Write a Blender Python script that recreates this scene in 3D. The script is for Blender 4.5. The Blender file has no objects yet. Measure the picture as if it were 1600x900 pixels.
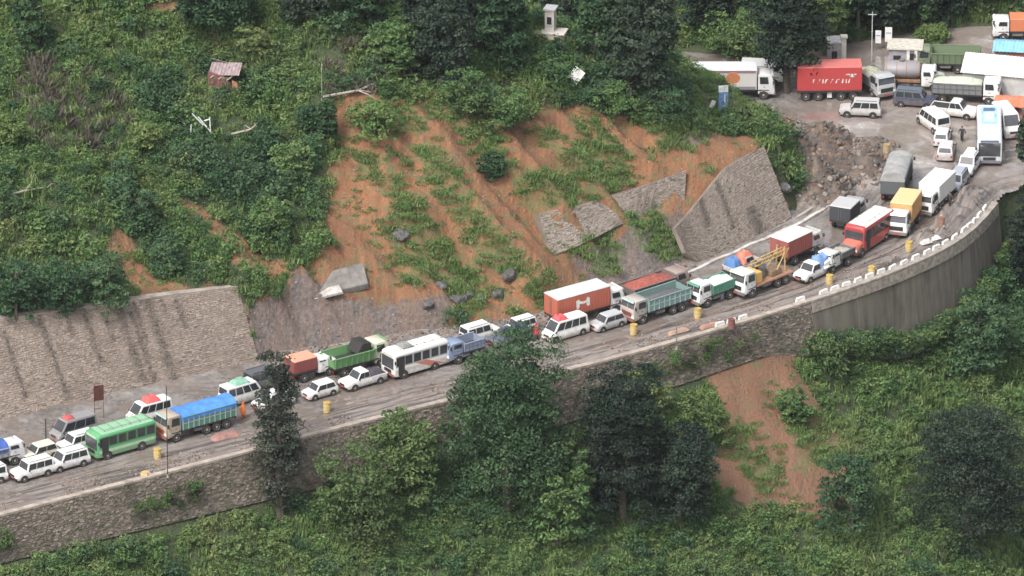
import bpy, bmesh, math, random
import numpy as np
from mathutils import Vector, Matrix
random.seed(7); rng = np.random.default_rng(7)
scene = bpy.context.scene
R = math.radians
# ---------------- camera: long lens from across the valley, looking down at the road ----------------
PITCH = R(23.0); DIST = 1000.0; PXM = 15.5           # PXM: photo pixels per metre at the aim point
CT, ST = math.cos(PITCH), math.sin(PITCH)
FPX = PXM * DIST
CAM = Vector((0, -DIST * CT, DIST * ST))
cd = bpy.data.cameras.new('camera'); cam = bpy.data.objects.new('camera', cd)
scene.collection.objects.link(cam); scene.camera = cam
cam.location = CAM; cam.rotation_euler = (R(90) - PITCH, 0, 0)
cd.sensor_width = 36; cd.lens = 36 * FPX / 1600; cd.clip_start = 10; cd.clip_end = 6000
# ---------------- sky, sun, exposure: bright overcast ----------------
SUN_EL, SUN_AZ = 52, 215                              # azimuth clockwise from +Y
w = bpy.data.worlds.new('World'); scene.world = w; w.use_nodes = True
nt = w.node_tree; bg = nt.nodes['Background']
sky = nt.nodes.new('ShaderNodeTexSky'); sky.sky_type = 'NISHITA'; sky.sun_disc = False
sky.sun_elevation = R(SUN_EL); sky.sun_rotation = R(SUN_AZ); sky.air_density = 1.0; sky.dust_density = 6.0; sky.ozone_density = 1.0
hs = nt.nodes.new('ShaderNodeHueSaturation'); hs.inputs['Saturation'].default_value = 0.42
nt.links.new(sky.outputs[0], hs.inputs['Color']); nt.links.new(hs.outputs[0], bg.inputs['Color'])
bg.inputs['Strength'].default_value = 0.15
sl = bpy.data.lights.new('sun', 'SUN'); sun = bpy.data.objects.new('sun', sl); scene.collection.objects.link(sun)
sl.energy = 1.3; sl.angle = R(14); sl.color = (1.0, 0.975, 0.93)
_sd = Vector((math.sin(R(SUN_AZ)) * math.cos(R(SUN_EL)), math.cos(R(SUN_AZ)) * math.cos(R(SUN_EL)), math.sin(R(SUN_EL))))
sun.rotation_euler = _sd.to_track_quat('Z', 'Y').to_euler(); sun.location = _sd * 200
scene.view_settings.view_transform = 'Standard'; scene.view_settings.look = 'None'
scene.view_settings.gamma = 1; scene.view_settings.exposure = 0.86
try:
    scene.cycles.max_bounces = 5; scene.cycles.diffuse_bounces = 3; scene.cycles.transparent_max_bounces = 4
except Exception: pass

# ---------------- photo pixel <-> world ----------------
FWD = Vector((0, CT, -ST)); UP = Vector((0, ST, CT))
def ray(px, py):
    return (FWD + Vector((1, 0, 0)) * ((px - 800) / FPX) + UP * ((450 - py) / FPX))
def at(px, py, z=0.0):
    d = ray(px, py); t = (z - CAM.z) / d.z
    p = CAM + d * t; return Vector((p.x, p.y, z))
def proj(X, Y, Z):                                     # numpy
    dy = Y - CAM.y; dz = Z - CAM.z
    dep = dy * CT - dz * ST; u = dy * ST + dz * CT
    return 800 + X / dep * FPX, 450 - u / dep * FPX

# ---------------- value noise ----------------
_perm = rng.random((256, 256))
def vnoise(x, y):
    xi = np.floor(x).astype(int); yi = np.floor(y).astype(int); fx = x - xi; fy = y - yi
    fx = fx * fx * (3 - 2 * fx); fy = fy * fy * (3 - 2 * fy)
    a = _perm[xi & 255, yi & 255]; b = _perm[(xi + 1) & 255, yi & 255]; c = _perm[xi & 255, (yi + 1) & 255]; d = _perm[(xi + 1) & 255, (yi + 1) & 255]
    return (a * (1 - fx) + b * fx) * (1 - fy) + (c * (1 - fx) + d * fx) * fy - 0.5
def fbm(x, y, o=4):
    s = 0; a = 1.0
    for k in range(o): s = s + a * vnoise(x * 2 ** k + 17.3 * k, y * 2 ** k + 5.1 * k); a *= 0.5
    return s
def sstep(a, b, x):
    t = np.clip((x - a) / (b - a), 0, 1); return t * t * (3 - 2 * t)
def inpoly(px, py, poly):
    n = len(poly); r = np.zeros(np.shape(px), bool)
    for i in range(n):
        x1, y1 = poly[i]; x2, y2 = poly[(i + 1) % n]
        if y1 == y2: continue
        c = ((y1 > py) != (y2 > py)) & (px < (x2 - x1) * (py - y1) / (y2 - y1) + x1); r ^= c
    return r
def near(X, Y, pts, vals):                            # distance to polyline, value and tangent angle at the nearest point
    best = np.full(np.shape(X), 1e9); val = np.zeros(np.shape(X)); sarc = np.zeros(np.shape(X)); acc = 0
    for i in range(len(pts) - 1):
        x1, y1 = pts[i]; x2, y2 = pts[i + 1]; dx, dy = x2 - x1, y2 - y1; L2 = dx * dx + dy * dy; L = L2 ** .5
        t = np.clip(((X - x1) * dx + (Y - y1) * dy) / L2, 0, 1)
        d = np.hypot(X - x1 - t * dx, Y - y1 - t * dy); m = d < best
        best = np.where(m, d, best); val = np.where(m, vals[i] + t * (vals[i + 1] - vals[i]), val); sarc = np.where(m, acc + t * L, sarc); acc += L
    return best, val, sarc
def smooth_line(pts, n=3):                             # Chaikin
    for _ in range(n):
        q = [pts[0]]
        for a, b in zip(pts[:-1], pts[1:]):
            q += [tuple(.75 * u + .25 * v for u, v in zip(a, b)), tuple(.25 * u + .75 * v for u, v in zip(a, b))]
        pts = q + [pts[-1]]
    return pts
# inner foot of the hill (photo px on the road plane), around the nose, then behind the spur
INNER_PX = [(-700, 832), (-300, 735), (0, 662), (400, 566), (520, 543), (680, 520), (850, 497), (1000, 452), (1075, 412), (1150, 376), (1240, 338), (1258, 305), (1240, 255), (1205, 212), (1178, 185), (1140, 152), (1060, 118)]
OUTER_PX = [(-700, 985), (-300, 880), (330, 720), (480, 680), (700, 625), (870, 582), (1060, 532), (1200, 490), (1300, 458), (1400, 422), (1480, 385), (1525, 350), (1548, 318), (1580, 297), (1650, 285), (2100, 250)]
_i = smooth_line([(*at(x, y).xy, x if k < 12 else 1258 + (k - 11) * 60) for k, (x, y) in enumerate(INNER_PX)], 2)
INNER = [(a[0], a[1]) for a in _i]; INNER_V = [a[2] for a in _i]
_ip = INNER[-1]
HILLP = INNER + [(5, 66), (-10, 78), (-30, 125), (-60, 330), (-400, 330), (-400, INNER[0][1] - 100)]
_b = [(_ip[0], _ip[1]), (5, 66), (-10, 78), (-30, 125), (-60, 330)]
INNER_D = INNER + _b[1:]; INNER_DV = INNER_V + [1700] * (len(_b) - 1)
_o = smooth_line([(*at(x, y).xy, x) for x, y in OUTER_PX], 2)
OUTER = [(a[0], a[1]) for a in _o]; OUTER_V = [a[2] for a in _o]
LOWP = OUTER + [(400, OUTER[-1][1]), (400, -400), (-400, -400), (-400, OUTER[0][1])]
HW_X = [-700, 0, 400, 430, 680, 720, 1040, 1085, 1120, 1160, 1240, 1258, 1330, 1500, 1700]
HW_H = [9.0, 8.4, 6.5, 5.5, 4.2, 1.2, 1.0, 1.2, 3.2, 5.4, 6.4, 7.0, 6.0, 3.0, 2.0]
HW_K = [6.2, 5.9, 4.6, 4.6, 3.8, 1.6, 1.6, 2.2, 3.4, 4.4, 4.4, 3.6, 3.2, 3.0, 3.0]
S2_X = [-700, 0, 400, 600, 720, 1050, 1240, 1300, 1700]
S2 = [.58, .58, .62, .70, .80, .74, .62, .55, .40]
OW_X = [-700, 0, 330, 700, 870, 1060, 1200, 1262, 1330, 1400, 1480, 1525, 1548, 1600, 2100]
OW_H = [3.5, 3.5, 4.0, 4.6, 4.2, 3.2, 2.8, 4.6, 6.4, 8.3, 8.0, 7.0, 4.5, 2.0, 1.5]
BACK = [(-60, 84), (-10, 70), (12, 66), (24, 63), (34, 66), (46, 71), (58, 73), (75, 76), (120, 80)]
def wallh(v): return np.interp(v, OW_X, OW_H)
def fields(X, Y):
    di, vi, si = near(X, Y, INNER_D, INNER_DV); ih = inpoly(X, Y, HILLP); di = np.where(ih, di, -di)
    do, vo, so = near(X, Y, OUTER, OUTER_V); il = inpoly(X, Y, LOWP); do = np.where(il, do, -do)
    return di, vi, do, vo, so
HEAPS = [(1272, 296, 4.6, 3.3), (1245, 248, 3.6, 2.4), (1285, 232, 4.6, 2.6), (1350, 266, 4.2, 1.9), (1312, 262, 3.2, 1.9), (1302, 310, 2.4, 1.6), (1220, 205, 3.0, 1.2), (1360, 240, 4, .9)]
HEAPS = [(*at(x, y).xy, r, h) for x, y, r, h in HEAPS]
def heap(X, Y):
    z = np.zeros(np.shape(X))
    for hx, hy, r, h in HEAPS:
        q = np.hypot(X - hx, (Y - hy) * .8) / r; z = np.maximum(z, h * np.clip(1 - q, 0, 1) ** 1.1)
    return z
def ground(X, Y):
    di, vi, do, vo, so = fields(X, Y)
    n1 = fbm(X / 9, Y / 9, 4); n2 = fbm(X / 2.6 + 40, Y / 2.6, 3); gul = fbm((X * .57 + Y * .82) / 1.7, (X * .82 - Y * .57) / 15, 3)
    h = np.interp(vi, HW_X, HW_H); k = np.interp(vi, HW_X, HW_K); s2 = np.interp(vi, S2_X, S2)
    iswall = np.interp(vi, [395, 402, 1083, 1090, 1240, 1246], [0, 1, 1, 0, 0, 1]) 
    d = np.clip(di, 0, None)
    zz = np.where(d < k, d * h / k, h + np.minimum(d - k, 17) * s2 + np.clip(d - k - 17, 0, None) * np.clip(s2 - .18, .36, .5))
    rough = sstep(0.3, 3.0, d - k * (1 - iswall)) 
    zz = zz + rough * (n1 * 2.2 + n2 * .55 + gul * 1.35 * np.interp(vi, [380, 420, 1240, 1300], [.3, 1, 1, .3]))
    scr = sstep(395, 430, vi) * sstep(1250, 1200, vi) * rough * sstep(24, 18, di)
    zz = zz - scr * (np.abs(fbm((X * .57 + Y * .82) / 3.2 + 9, (X * .82 - Y * .57) / 22, 3)) * 2.6 + np.abs(fbm((X * .57 + Y * .82) / 1.1, (X * .82 - Y * .57) / 9, 2)) * .8 - .8)
    # knock the nose down a little and let the spur crest drop towards it
    zz = np.minimum(zz, np.interp(X, [-60, -20, 0, 10, 14, 17, 20, 22, 27], [80, 40, 19, 14.5, 12, 9.2, 7.0, 6.4, 6.0]) + n1 * 1.0)
    bx = np.interp(X, [p[0] for p in BACK], [p[1] for p in BACK])
    zb = np.clip(Y - bx, 0, None); zb = zb * .62 + n1 * 1.2 * sstep(0, 6, zb) + n2 * .4 * sstep(0, 4, zb)
    z = np.where(di > 0, zz, -.35)
    z = np.maximum(z, np.where(Y > bx, zb, -.35))
    hw = wallh(vo); t = np.clip(do + .35, 0, None)
    drop = -(hw + .4) * sstep(0, .7, t) - np.clip(t - .9, 0, None) * (.70 + .1 * np.clip(n1, -1, 1)) + sstep(1, 4, t) * (n1 * 1.8 + n2 * .5)
    z = np.where(do > -.35, -.35 + drop, z)
    return z
GX = np.arange(-95, 95.01, .5); GY = np.arange(-105, 150.01, .5)
MX, MY = np.meshgrid(GX, GY, indexing='ij'); MZ = ground(MX, MY)
def zat(x, y):
    fx = np.clip((np.asarray(x, float) - GX[0]) / .5, 0, len(GX) - 1.001); fy = np.clip((np.asarray(y, float) - GY[0]) / .5, 0, len(GY) - 1.001)
    i = fx.astype(int); j = fy.astype(int); u = fx - i; v = fy - j
    return (MZ[i, j] * (1 - u) + MZ[i + 1, j] * u) * (1 - v) + (MZ[i, j + 1] * (1 - u) + MZ[i + 1, j + 1] * u) * v
def hit(px, py):                                       # where the line of sight first meets the land
    d = ray(px, py); t = np.arange(DIST - 130, DIST + 190, .2)
    X = CAM.x + d.x * t; Y = CAM.y + d.y * t; Z = CAM.z + d.z * t
    g = np.maximum(zat(X, Y), np.where((fields(X, Y)[0] < 0) & (fields(X, Y)[2] < 0), 0, -1e3)); m = np.nonzero(Z <= g)[0]
    k = m[0] if len(m) else len(t) - 1
    return Vector((X[k], Y[k], g[k]))

# ---------------- object helpers ----------------
COL = scene.collection
def tag(o, label=None, cat=None, group=None, kind=None):
    if label: o['label'] = label
    if cat: o['category'] = cat
    if group: o['group'] = group
    if kind: o['kind'] = kind
    return o
def link(name, me, m=None, parent=None):
    o = bpy.data.objects.new(name, me); COL.objects.link(o)
    if m is not None and not me.materials: me.materials.append(m)
    if parent is not None: o.parent = parent
    return o
def empty(name, loc, rz, label, cat, group=None):
    o = bpy.data.objects.new(name, None); COL.objects.link(o); o.location = loc; o.rotation_euler = (0, 0, rz); o.empty_display_size = .3
    return tag(o, label, cat, group)
class MB:
    def __init__(s): s.v = []; s.f = []
    def add(s, vs, fs):
        n = len(s.v); s.v += [tuple(p) for p in vs]; s.f += [tuple(i + n for i in f) for f in fs]; return s
    def hexa(s, b, t):
        return s.add(list(b) + list(t), [(3, 2, 1, 0), (4, 5, 6, 7), (0, 1, 5, 4), (1, 2, 6, 5), (2, 3, 7, 6), (3, 0, 4, 7)])
    def box(s, x0, x1, y0, y1, z0, z1, tf=0, tr=0, ty=0):   # tf/tr/ty pull the top in at front, rear, sides
        return s.hexa([(x0, y0, z0), (x1, y0, z0), (x1, y1, z0), (x0, y1, z0)], [(x0 + tr, y0 + ty, z1), (x1 - tf, y0 + ty, z1), (x1 - tf, y1 - ty, z1), (x0 + tr, y1 - ty, z1)])
    def loft(s, rings, cap=True):
        n = len(rings[0]); vs = [p for r in rings for p in r]; fs = []
        for i in range(len(rings) - 1):
            for j in range(n):
                k = (j + 1) % n; fs.append((i * n + j, i * n + k, (i + 1) * n + k, (i + 1) * n + j))
        if cap: fs += [tuple(range(n))[::-1], tuple(range((len(rings) - 1) * n, len(rings) * n))]
        return s.add(vs, fs)
    def tube(s, pts, r, n=8):
        pts = [Vector(p) for p in pts]; rr = r if isinstance(r, (list, tuple)) else [r] * len(pts); rings = []
        for i, p in enumerate(pts):
            d = (pts[min(i + 1, len(pts) - 1)] - pts[max(i - 1, 0)]).normalized()
            a = d.cross(Vector((0, 0, 1)) if abs(d.z) < .9 else Vector((1, 0, 0))).normalized(); b = d.cross(a)
            rings.append([p + (a * math.cos(6.2832 * k / n) + b * math.sin(6.2832 * k / n)) * rr[i] for k in range(n)])
        return s.loft(rings)
    def quad(s, a, b, c, d): return s.add([a, b, c, d], [(0, 1, 2, 3)])
    def panel(s, a, b, c, d, u0, u1, v0, v1, off=.015):      # thin proud plate on the face a,b,c,d (a-b bottom, d-c top)
        a, b, c, d = map(Vector, (a, b, c, d)); n = (b - a).cross(d - a).normalized()
        P = lambda u, v: (a * (1 - u) + b * u) * (1 - v) + (d * (1 - u) + c * u) * v
        q = [P(u0, v0), P(u1, v0), P(u1, v1), P(u0, v1)]
        return s.hexa([p - n * .02 for p in q], [p + n * off for p in q])
    def mesh(s, name, bevel=0, smooth=False):
        me = bpy.data.meshes.new(name); me.from_pydata([tuple(p) for p in s.v], [], s.f)
        bm = bmesh.new(); bm.from_mesh(me); bmesh.ops.recalc_face_normals(bm, faces=bm.faces)
        if bevel: bmesh.ops.bevel(bm, geom=list(bm.edges), offset=bevel, segments=2, affect='EDGES', clamp_overlap=True)
        bm.to_mesh(me); bm.free()
        if smooth or bevel:
            me.shade_smooth(); me.set_sharp_from_angle(angle=R(40))
        return me
    def build(s, name, m, parent=None, bevel=0, smooth=False, label=None):
        o = link(name, s.mesh(name, bevel, smooth), m, parent)
        if label: o['label'] = label
        return o
def np_mesh(name, V, F, m=None, parent=None, smooth=False):
    me = bpy.data.meshes.new(name); me.from_pydata(V.tolist() if hasattr(V, 'tolist') else V, [], F.tolist() if hasattr(F, 'tolist') else F)
    if smooth: me.shade_smooth()
    return link(name, me, m, parent)

# ---------------- materials ----------------
class N:                                               # tiny node-graph helper
    def __init__(s, name):
        s.m = bpy.data.materials.new(name); s.m.use_nodes = True; s.t = s.m.node_tree; s.b = s.t.nodes['Principled BSDF']
    def n(s, typ, **kw):
        x = s.t.nodes.new(typ)
        for k, v in kw.items(): setattr(x, k, v)
        return x
    def l(s, a, b): s.t.links.new(a, b)
    def noise(s, vec, scale, detail=4, rough=.55):
        x = s.n('ShaderNodeTexNoise'); x.inputs['Scale'].default_value = scale; x.inputs['Detail'].default_value = detail; x.inputs['Roughness'].default_value = rough
        if vec is not None: s.l(vec, x.inputs['Vector'])
        return x.outputs['Fac']
    def ramp(s, fac, stops):
        x = s.n('ShaderNodeValToRGB'); e = x.color_ramp.elements
        while len(e) < len(stops): e.new(.5)
        for i, (p, c) in enumerate(stops): e[i].position = p; e[i].color = (c, c, c, 1) if isinstance(c, (int, float)) else (*c, 1)
        s.l(fac, x.inputs[0]); return x.outputs[0]
    def mix(s, f, a, b, blend='MIX'):
        x = s.n('ShaderNodeMix', data_type='RGBA', blend_type=blend)
        for i, v in ((0, f), (6, a), (7, b)):
            if hasattr(v, 'links') or hasattr(v, 'is_linked'): s.l(v, x.inputs[i])
            else: x.inputs[i].default_value = v if i == 0 else (*v, 1)
        return x.outputs[2]
    def math(s, op, a, b=0.0):
        x = s.n('ShaderNodeMath', operation=op)
        for i, v in ((0, a), (1, b)):
            if hasattr(v, 'is_linked'): s.l(v, x.inputs[i])
            else: x.inputs[i].default_value = v
        return x.outputs[0]
    def bump(s, h, strength, dist=.05):
        x = s.n('ShaderNodeBump'); x.inputs['Strength'].default_value = strength; x.inputs['Distance'].default_value = dist
        s.l(h, x.inputs['Height']); s.l(x.outputs[0], s.b.inputs['Normal'])
    def obj(s): return s.n('ShaderNodeTexCoord').outputs['Object']
    def pos(s): return s.n('ShaderNodeNewGeometry').outputs['Position']
    def out(s, col, rough=.7):
        s.l(col, s.b.inputs['Base Color']); s.b.inputs['Roughness'].default_value = rough
_mats = {}
MUD = (.20, .145, .105)
def desat(c, f=.2):
    l = .25 * c[0] + .6 * c[1] + .15 * c[2]; return tuple(v * (1 - f) + l * f for v in c)
def paint(col, rough=.38, dirt=.95, grime=.4):        # vehicle paint with grime and road mud climbing up from the wheels
    col = desat(col); k = ('p', col, rough, dirt)
    if k in _mats: return _mats[k]
    g = N('paint'); o = g.obj(); n = g.noise(o, 2.2, 5); n2 = g.noise(o, 9, 3)
    c = g.mix(g.math('MULTIPLY', n2, grime), col, tuple(v * .45 + .03 for v in col))
    z = g.n('ShaderNodeSeparateXYZ'); g.l(o, z.inputs[0])
    h = g.math('SUBTRACT', 1.25, z.outputs[2]); h = g.math('MULTIPLY', g.math('ADD', h, g.math('MULTIPLY', g.math('SUBTRACT', n, .5), 1.6)), dirt * .75)
    h = g.n('ShaderNodeClamp') if False else g.ramp(h, [(.15, 0.0), (.95, .85)])
    c = g.mix(h, c, MUD); g.out(c, rough); r = g.ramp(h, [(0, rough), (.6, .8)]); g.l(r, g.b.inputs['Roughness'])
    _mats[k] = g.m; return g.m
def plain(col, rough=.7, var=.35, scale=2.5, bump=0, metal=0):
    k = ('m', col, rough, var, scale)
    if k in _mats: return _mats[k]
    g = N('surface'); o = g.obj(); n = g.noise(o, scale, 5)
    c = g.mix(g.ramp(n, [(.3, 0.0), (.7, 1.0)]), tuple(v * (1 - var) for v in col), tuple(min(1, v * (1 + var * .5)) for v in col))
    g.out(c, rough); g.b.inputs['Metallic'].default_value = metal
    if bump: g.bump(g.noise(o, scale * 5, 5), bump)
    _mats[k] = g.m; return g.m
RUB = plain((.022, .021, .02), .85, .3, 6); DARK = plain((.03, .028, .027), .6); RIM = plain((.30, .28, .26), .6, .4, 9); CHROME = plain((.45, .44, .42), .35)
STEEL = plain((.16, .155, .15), .55); WHITE = paint((.78, .78, .76)); LAMP = plain((.75, .75, .70), .15, .1); TAIL = plain((.35, .02, .015), .25, .1)
g = N('glass'); g.out(g.mix(g.noise(g.obj(), 1.4, 2), (.012, .014, .016), (.05, .055, .06)), .12); g.b.inputs['Specular IOR Level'].default_value = .6; GLASS = g.m
g = N('windscreen'); g.out(g.mix(g.noise(g.obj(), 1.1, 2), (.025, .028, .03), (.085, .09, .10)), .12); g.b.inputs['Specular IOR Level'].default_value = .7; WSCR = g.m
# =====================================================================================================
# LAND
# =====================================================================================================
SCAR = [(520, 168), (560, 150), (640, 138), (745, 150), (790, 195), (870, 170), (905, 160), (960, 195), (1100, 180), (1175, 175), (1200, 235), (1240, 335), (1100, 395), (1060, 370), (1000, 455), (850, 500), (690, 525), (400, 575), (382, 452), (468, 440), (502, 335), (525, 250)]
SCAR2 = [[(165, 345), (205, 365), (245, 430), (355, 448), (300, 470), (205, 478), (190, 420)], [(235, 280), (300, 310), (372, 365), (470, 425), (440, 445), (350, 385), (290, 345)], [(210, 5), (275, 8), (270, 35), (225, 38)], [(1092, 556), (1238, 552), (1292, 630), (1338, 700), (1345, 785), (1280, 820), (1180, 800), (1085, 735), (1125, 650)]]
STRIPS = [[(575, 275), (610, 268), (735, 425), (800, 475), (700, 470), (640, 425)], [(640, 215), (692, 222), (790, 365), (838, 440), (765, 435), (690, 330)], [(585, 158), (662, 148), (672, 205), (590, 215)], [(800, 285), (850, 250), (905, 205), (985, 270), (970, 305), (840, 332)], [(965, 320), (1012, 305), (1065, 400), (1020, 412)], [(870, 380), (960, 345), (985, 400), (930, 440)], [(700, 165), (770, 190), (800, 250), (770, 230)], [(1020, 175), (1100, 180), (1080, 215), (1030, 215)], [(1230, 640), (1290, 625), (1345, 720), (1250, 740)]]
GRAV_SHADE = [[(385, 455), (470, 442), (590, 460), (705, 482), (690, 530), (560, 575), (390, 600)], [(880, 410), (960, 372), (1000, 345), (1066, 320), (1115, 398), (1060, 428), (1000, 458), (900, 462)], [(1050, 190), (1100, 185), (1098, 225), (1062, 222)]]  # grey gravel; the last outline paints the bluff's vertical shadows into the ground colour
def masks(X, Y, Z):
    px, py = proj(X, Y, Z); j = fbm(X / 3.5, Y / 3.5, 4); j2 = fbm(X / 3.5 + 50, Y / 3.5 + 9, 4)
    di, vi, do, vo, so = fields(X, Y); front = (vi < 1262) | (do > 0)
    soft = lambda P: np.mean([inpoly(px + 34 * j + ox, py + 34 * j2 + oy, P) for ox in (-8, 8) for oy in (-8, 8)], axis=0)
    s = soft(SCAR)
    for P in SCAR2: s = np.maximum(s, soft(P))
    gr = np.zeros(np.shape(X))
    for P in STRIPS: gr = np.maximum(gr, soft(P))
    gv = np.zeros(np.shape(X))
    al = X * .82 - Y * .57; ac = X * .57 + Y * .82; stv = fbm(ac / 1.5 + .15 * al / 6, al / 15 + 3, 3)
    gr = np.maximum(gr, .75 * sstep(.16, .34, stv - .25 * sstep(620, 540, px) * (do < 0)) * (s > .5))
    for P in GRAV_SHADE: gv = np.maximum(gv, soft(P))
    s = s * front
    return s, gr, gv, px, py, di, do, vi
_S, _G, _V, _PX, _PY, _DI, _DO, _VI = masks(MX, MY, MZ)
nx, ny = MX.shape
V = np.stack([MX.ravel(), MY.ravel(), MZ.ravel()], 1)
I = (np.arange(nx - 1)[:, None] * ny + np.arange(ny - 1)[None, :]).ravel()
F = np.stack([I, I + ny, I + ny + 1, I + 1], 1)
def attr(me, name, rgb):
    a = me.color_attributes.new(name, 'FLOAT_COLOR', 'POINT'); a.data.foreach_set('color', np.concatenate([rgb, np.ones((len(rgb), 1))], 1).astype(np.float32).ravel())
g = N('hillside'); p = g.pos()
at_ = g.n('ShaderNodeAttribute', attribute_name='mask'); sp = g.n('ShaderNodeSeparateColor'); g.l(at_.outputs['Color'], sp.inputs[0])
mp = g.n('ShaderNodeMapping'); mp.inputs['Rotation'].default_value = (0, 0, R(-55)); mp.inputs['Scale'].default_value = (.9, .10, .10); g.l(p, mp.inputs[0])
nb = g.noise(p, .22, 6); nf = g.noise(p, 2.4, 6, .65); st = g.noise(mp.outputs[0], 1.0, 6, .6)
soil = g.ramp(g.math('ADD', g.math('MULTIPLY', st, .7), g.math('MULTIPLY', nb, .3)), [(.33, (.085, .042, .025)), (.44, (.17, .074, .036)), (.54, (.262, .114, .052)), (.66, (.20, .12, .066))])
soil = g.mix(g.ramp(nf, [(.35, 0.0), (.7, .6)]), soil, (.14, .08, .044)); nm = g.noise(p, .75, 6, .7); soil = g.mix(g.ramp(nm, [(.47, 0.0), (.62, .75)]), soil, (.125, .108, .052)); soil = g.mix(g.ramp(g.noise(p, 5.0, 4), [(.60, 0.0), (.70, .6)]), soil, (.30, .19, .115)); pz = g.n('ShaderNodeSeparateXYZ'); g.l(p, pz.inputs[0]); soil = g.mix(g.ramp(g.math('MULTIPLY', g.math('ADD', pz.outputs[2], 1.0), -.4), [(0.0, 0.0), (1.0, .6)]), soil, (.15, .085, .058))
grav = g.ramp(nf, [(.3, (.06, .052, .050)), (.55, (.125, .106, .100)), (.75, (.20, .172, .16))])
grav = g.mix(g.ramp(st, [(.4, 0.0), (.65, .5)]), grav, (.20, .125, .085))
veg = g.ramp(nf, [(.3, (.022, .034, .014)), (.55, (.045, .062, .024)), (.75, (.085, .085, .042))])
grs = g.ramp(nf, [(.3, (.05, .075, .025)), (.6, (.10, .13, .045)), (.8, (.18, .15, .075))])
j = g.math('ADD', g.math('MULTIPLY', g.math('SUBTRACT', nf, .5), 1.1), g.math('MULTIPLY', g.math('SUBTRACT', nm, .5), 1.0))
sel = lambda ch: g.ramp(g.math('ADD', sp.outputs[ch], j), [(.38, 0.0), (.62, 1.0)])
c = g.mix(sel(0), veg, soil); c = g.mix(sel(2), c, grav)
c = g.mix(g.math('MULTIPLY', sel(1), g.ramp(nm, [(.38, .25), (.6, .8)])), c, grs)
g.out(c, .9); g.bump(g.math('ADD', nf, g.math('MULTIPLY', st, .8)), .9, .35)
hill = np_mesh('hillside', V, F, g.m, smooth=True); attr(hill.data, 'mask', np.stack([_S.ravel(), _G.ravel(), _V.ravel()], 1)); tag(hill, 'steep green hillside with orange landslide scar above and below the road', kind='structure')
me = MB().quad((-3000, -3000, -75), (3000, -3000, -75), (3000, 3000, -75), (-3000, 3000, -75)).build('valley_floor', plain((.06, .075, .035), .9, .4, .02)); tag(me, 'green valley floor far below the road', kind='structure')
# ---- road sheet: mud, ruts, puddles ----
rx = np.arange(-92, 92.01, .3); ry = np.arange(-75, 82.01, .3); QX, QY = np.meshgrid(rx, ry, indexing='ij')
di, vi, do, vo, so = fields(QX, QY)
plaza = sstep(1240, 1330, proj(QX, QY, 0 * QX)[0]) * sstep(330, 250, proj(QX, QY, 0 * QX)[1])
rut = np.zeros(QX.shape)
t = -do
for t0, wd, dp in ((2.1, .35, .10), (3.3, .30, .08), (4.4, .3, .05), (1.1, .4, -.22), (2.7, .4, -.10)):
    m = t0 + .5 * fbm(so / 7 + t0, so * 0 + t0, 3); rut -= dp * np.exp(-((t - m) / wd) ** 2)
opx = np.interp(vo, [300, 700, 1050, 1120, 1300, 1420, 1540], [.6, .9, 1.0, 1.7, .7, 2.2, 2.6])
QZ = (1 - plaza) * (rut * opx + .05 * fbm(QX / .9, QY / .9, 3) * sstep(7, 2, t)) + plaza * .05 * fbm(QX / 2.5, QY / 2.5, 4)
QZ = QZ + .18 * np.clip(fbm(QX / 1.3 + 9, QY / 1.3, 3), 0, 1) * sstep(3.6, 1.6, t) * opx
berm = sstep(1440, 1490, vo) * sstep(1575, 1545, vo); QZ += berm * 1.1 * np.exp(-((t - 2.6) / 1.5) ** 2) * (1 + fbm(QX, QY, 3))
QZ += .03 + heap(QX, QY) * (1 + .5 * fbm(QX / 1.2, QY / 1.2, 4)) + sstep(0, 3, heap(QX, QY)) * .3
foot = sstep(-2.2, -.2, di) * (vi < 1240); QZ += foot * (.25 + .35 * np.clip(fbm(QX / 1.5, QY / 1.5 + 30, 3) + .2, 0, 1))
bx = np.interp(QX, [q[0] for q in BACK], [q[1] for q in BACK])
keep = (di < 1.0) & (do < .35) & (QY < bx + 2)
kc = keep[:-1, :-1] & keep[1:, :-1] & keep[1:, 1:] & keep[:-1, 1:]
nx2, ny2 = QX.shape; I = (np.arange(nx2 - 1)[:, None] * ny2 + np.arange(ny2 - 1)[None, :])[kc]
F = np.stack([I, I + ny2, I + ny2 + 1, I + 1], 1); us, inv = np.unique(F, return_inverse=True); F = inv.reshape(F.shape)
V = np.stack([QX.ravel(), QY.ravel(), QZ.ravel()], 1)[us]
hp = sstep(.15, .8, heap(QX, QY)); mudm = np.clip(sstep(5.2, 2.8, t) * (1 - plaza) * sstep(.2, .9, t) + .35 * (1 - plaza) * sstep(9, 5, t) + berm, 0, 1)
g = N('wet mud road'); p = g.pos(); at_ = g.n('ShaderNodeAttribute', attribute_name='mask'); sp = g.n('ShaderNodeSeparateColor'); g.l(at_.outputs['Color'], sp.inputs[0])
uv = g.n('ShaderNodeAttribute', attribute_name='along'); mp = g.n('ShaderNodeMapping'); mp.inputs['Scale'].default_value = (.12, 1.9, 0); g.l(uv.outputs['Vector'], mp.inputs[0])
nb = g.noise(p, .16, 5); nf = g.noise(p, 1.6, 6, .65); st = g.noise(mp.outputs[0], 1.0, 5, .6)
road = g.ramp(g.math('ADD', g.math('MULTIPLY', nb, .45), g.math('MULTIPLY', nf, .55)), [(.34, (.085, .077, .071)), (.48, (.150, .136, .126)), (.62, (.235, .216, .202))])
mud = g.ramp(st, [(.36, (.042, .034, .030)), (.46, (.10, .081, .071)), (.54, (.235, .207, .188)), (.64, (.12, .088, .070))])
c = g.mix(g.math('MULTIPLY', sp.outputs[0], .85), road, mud)
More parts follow.
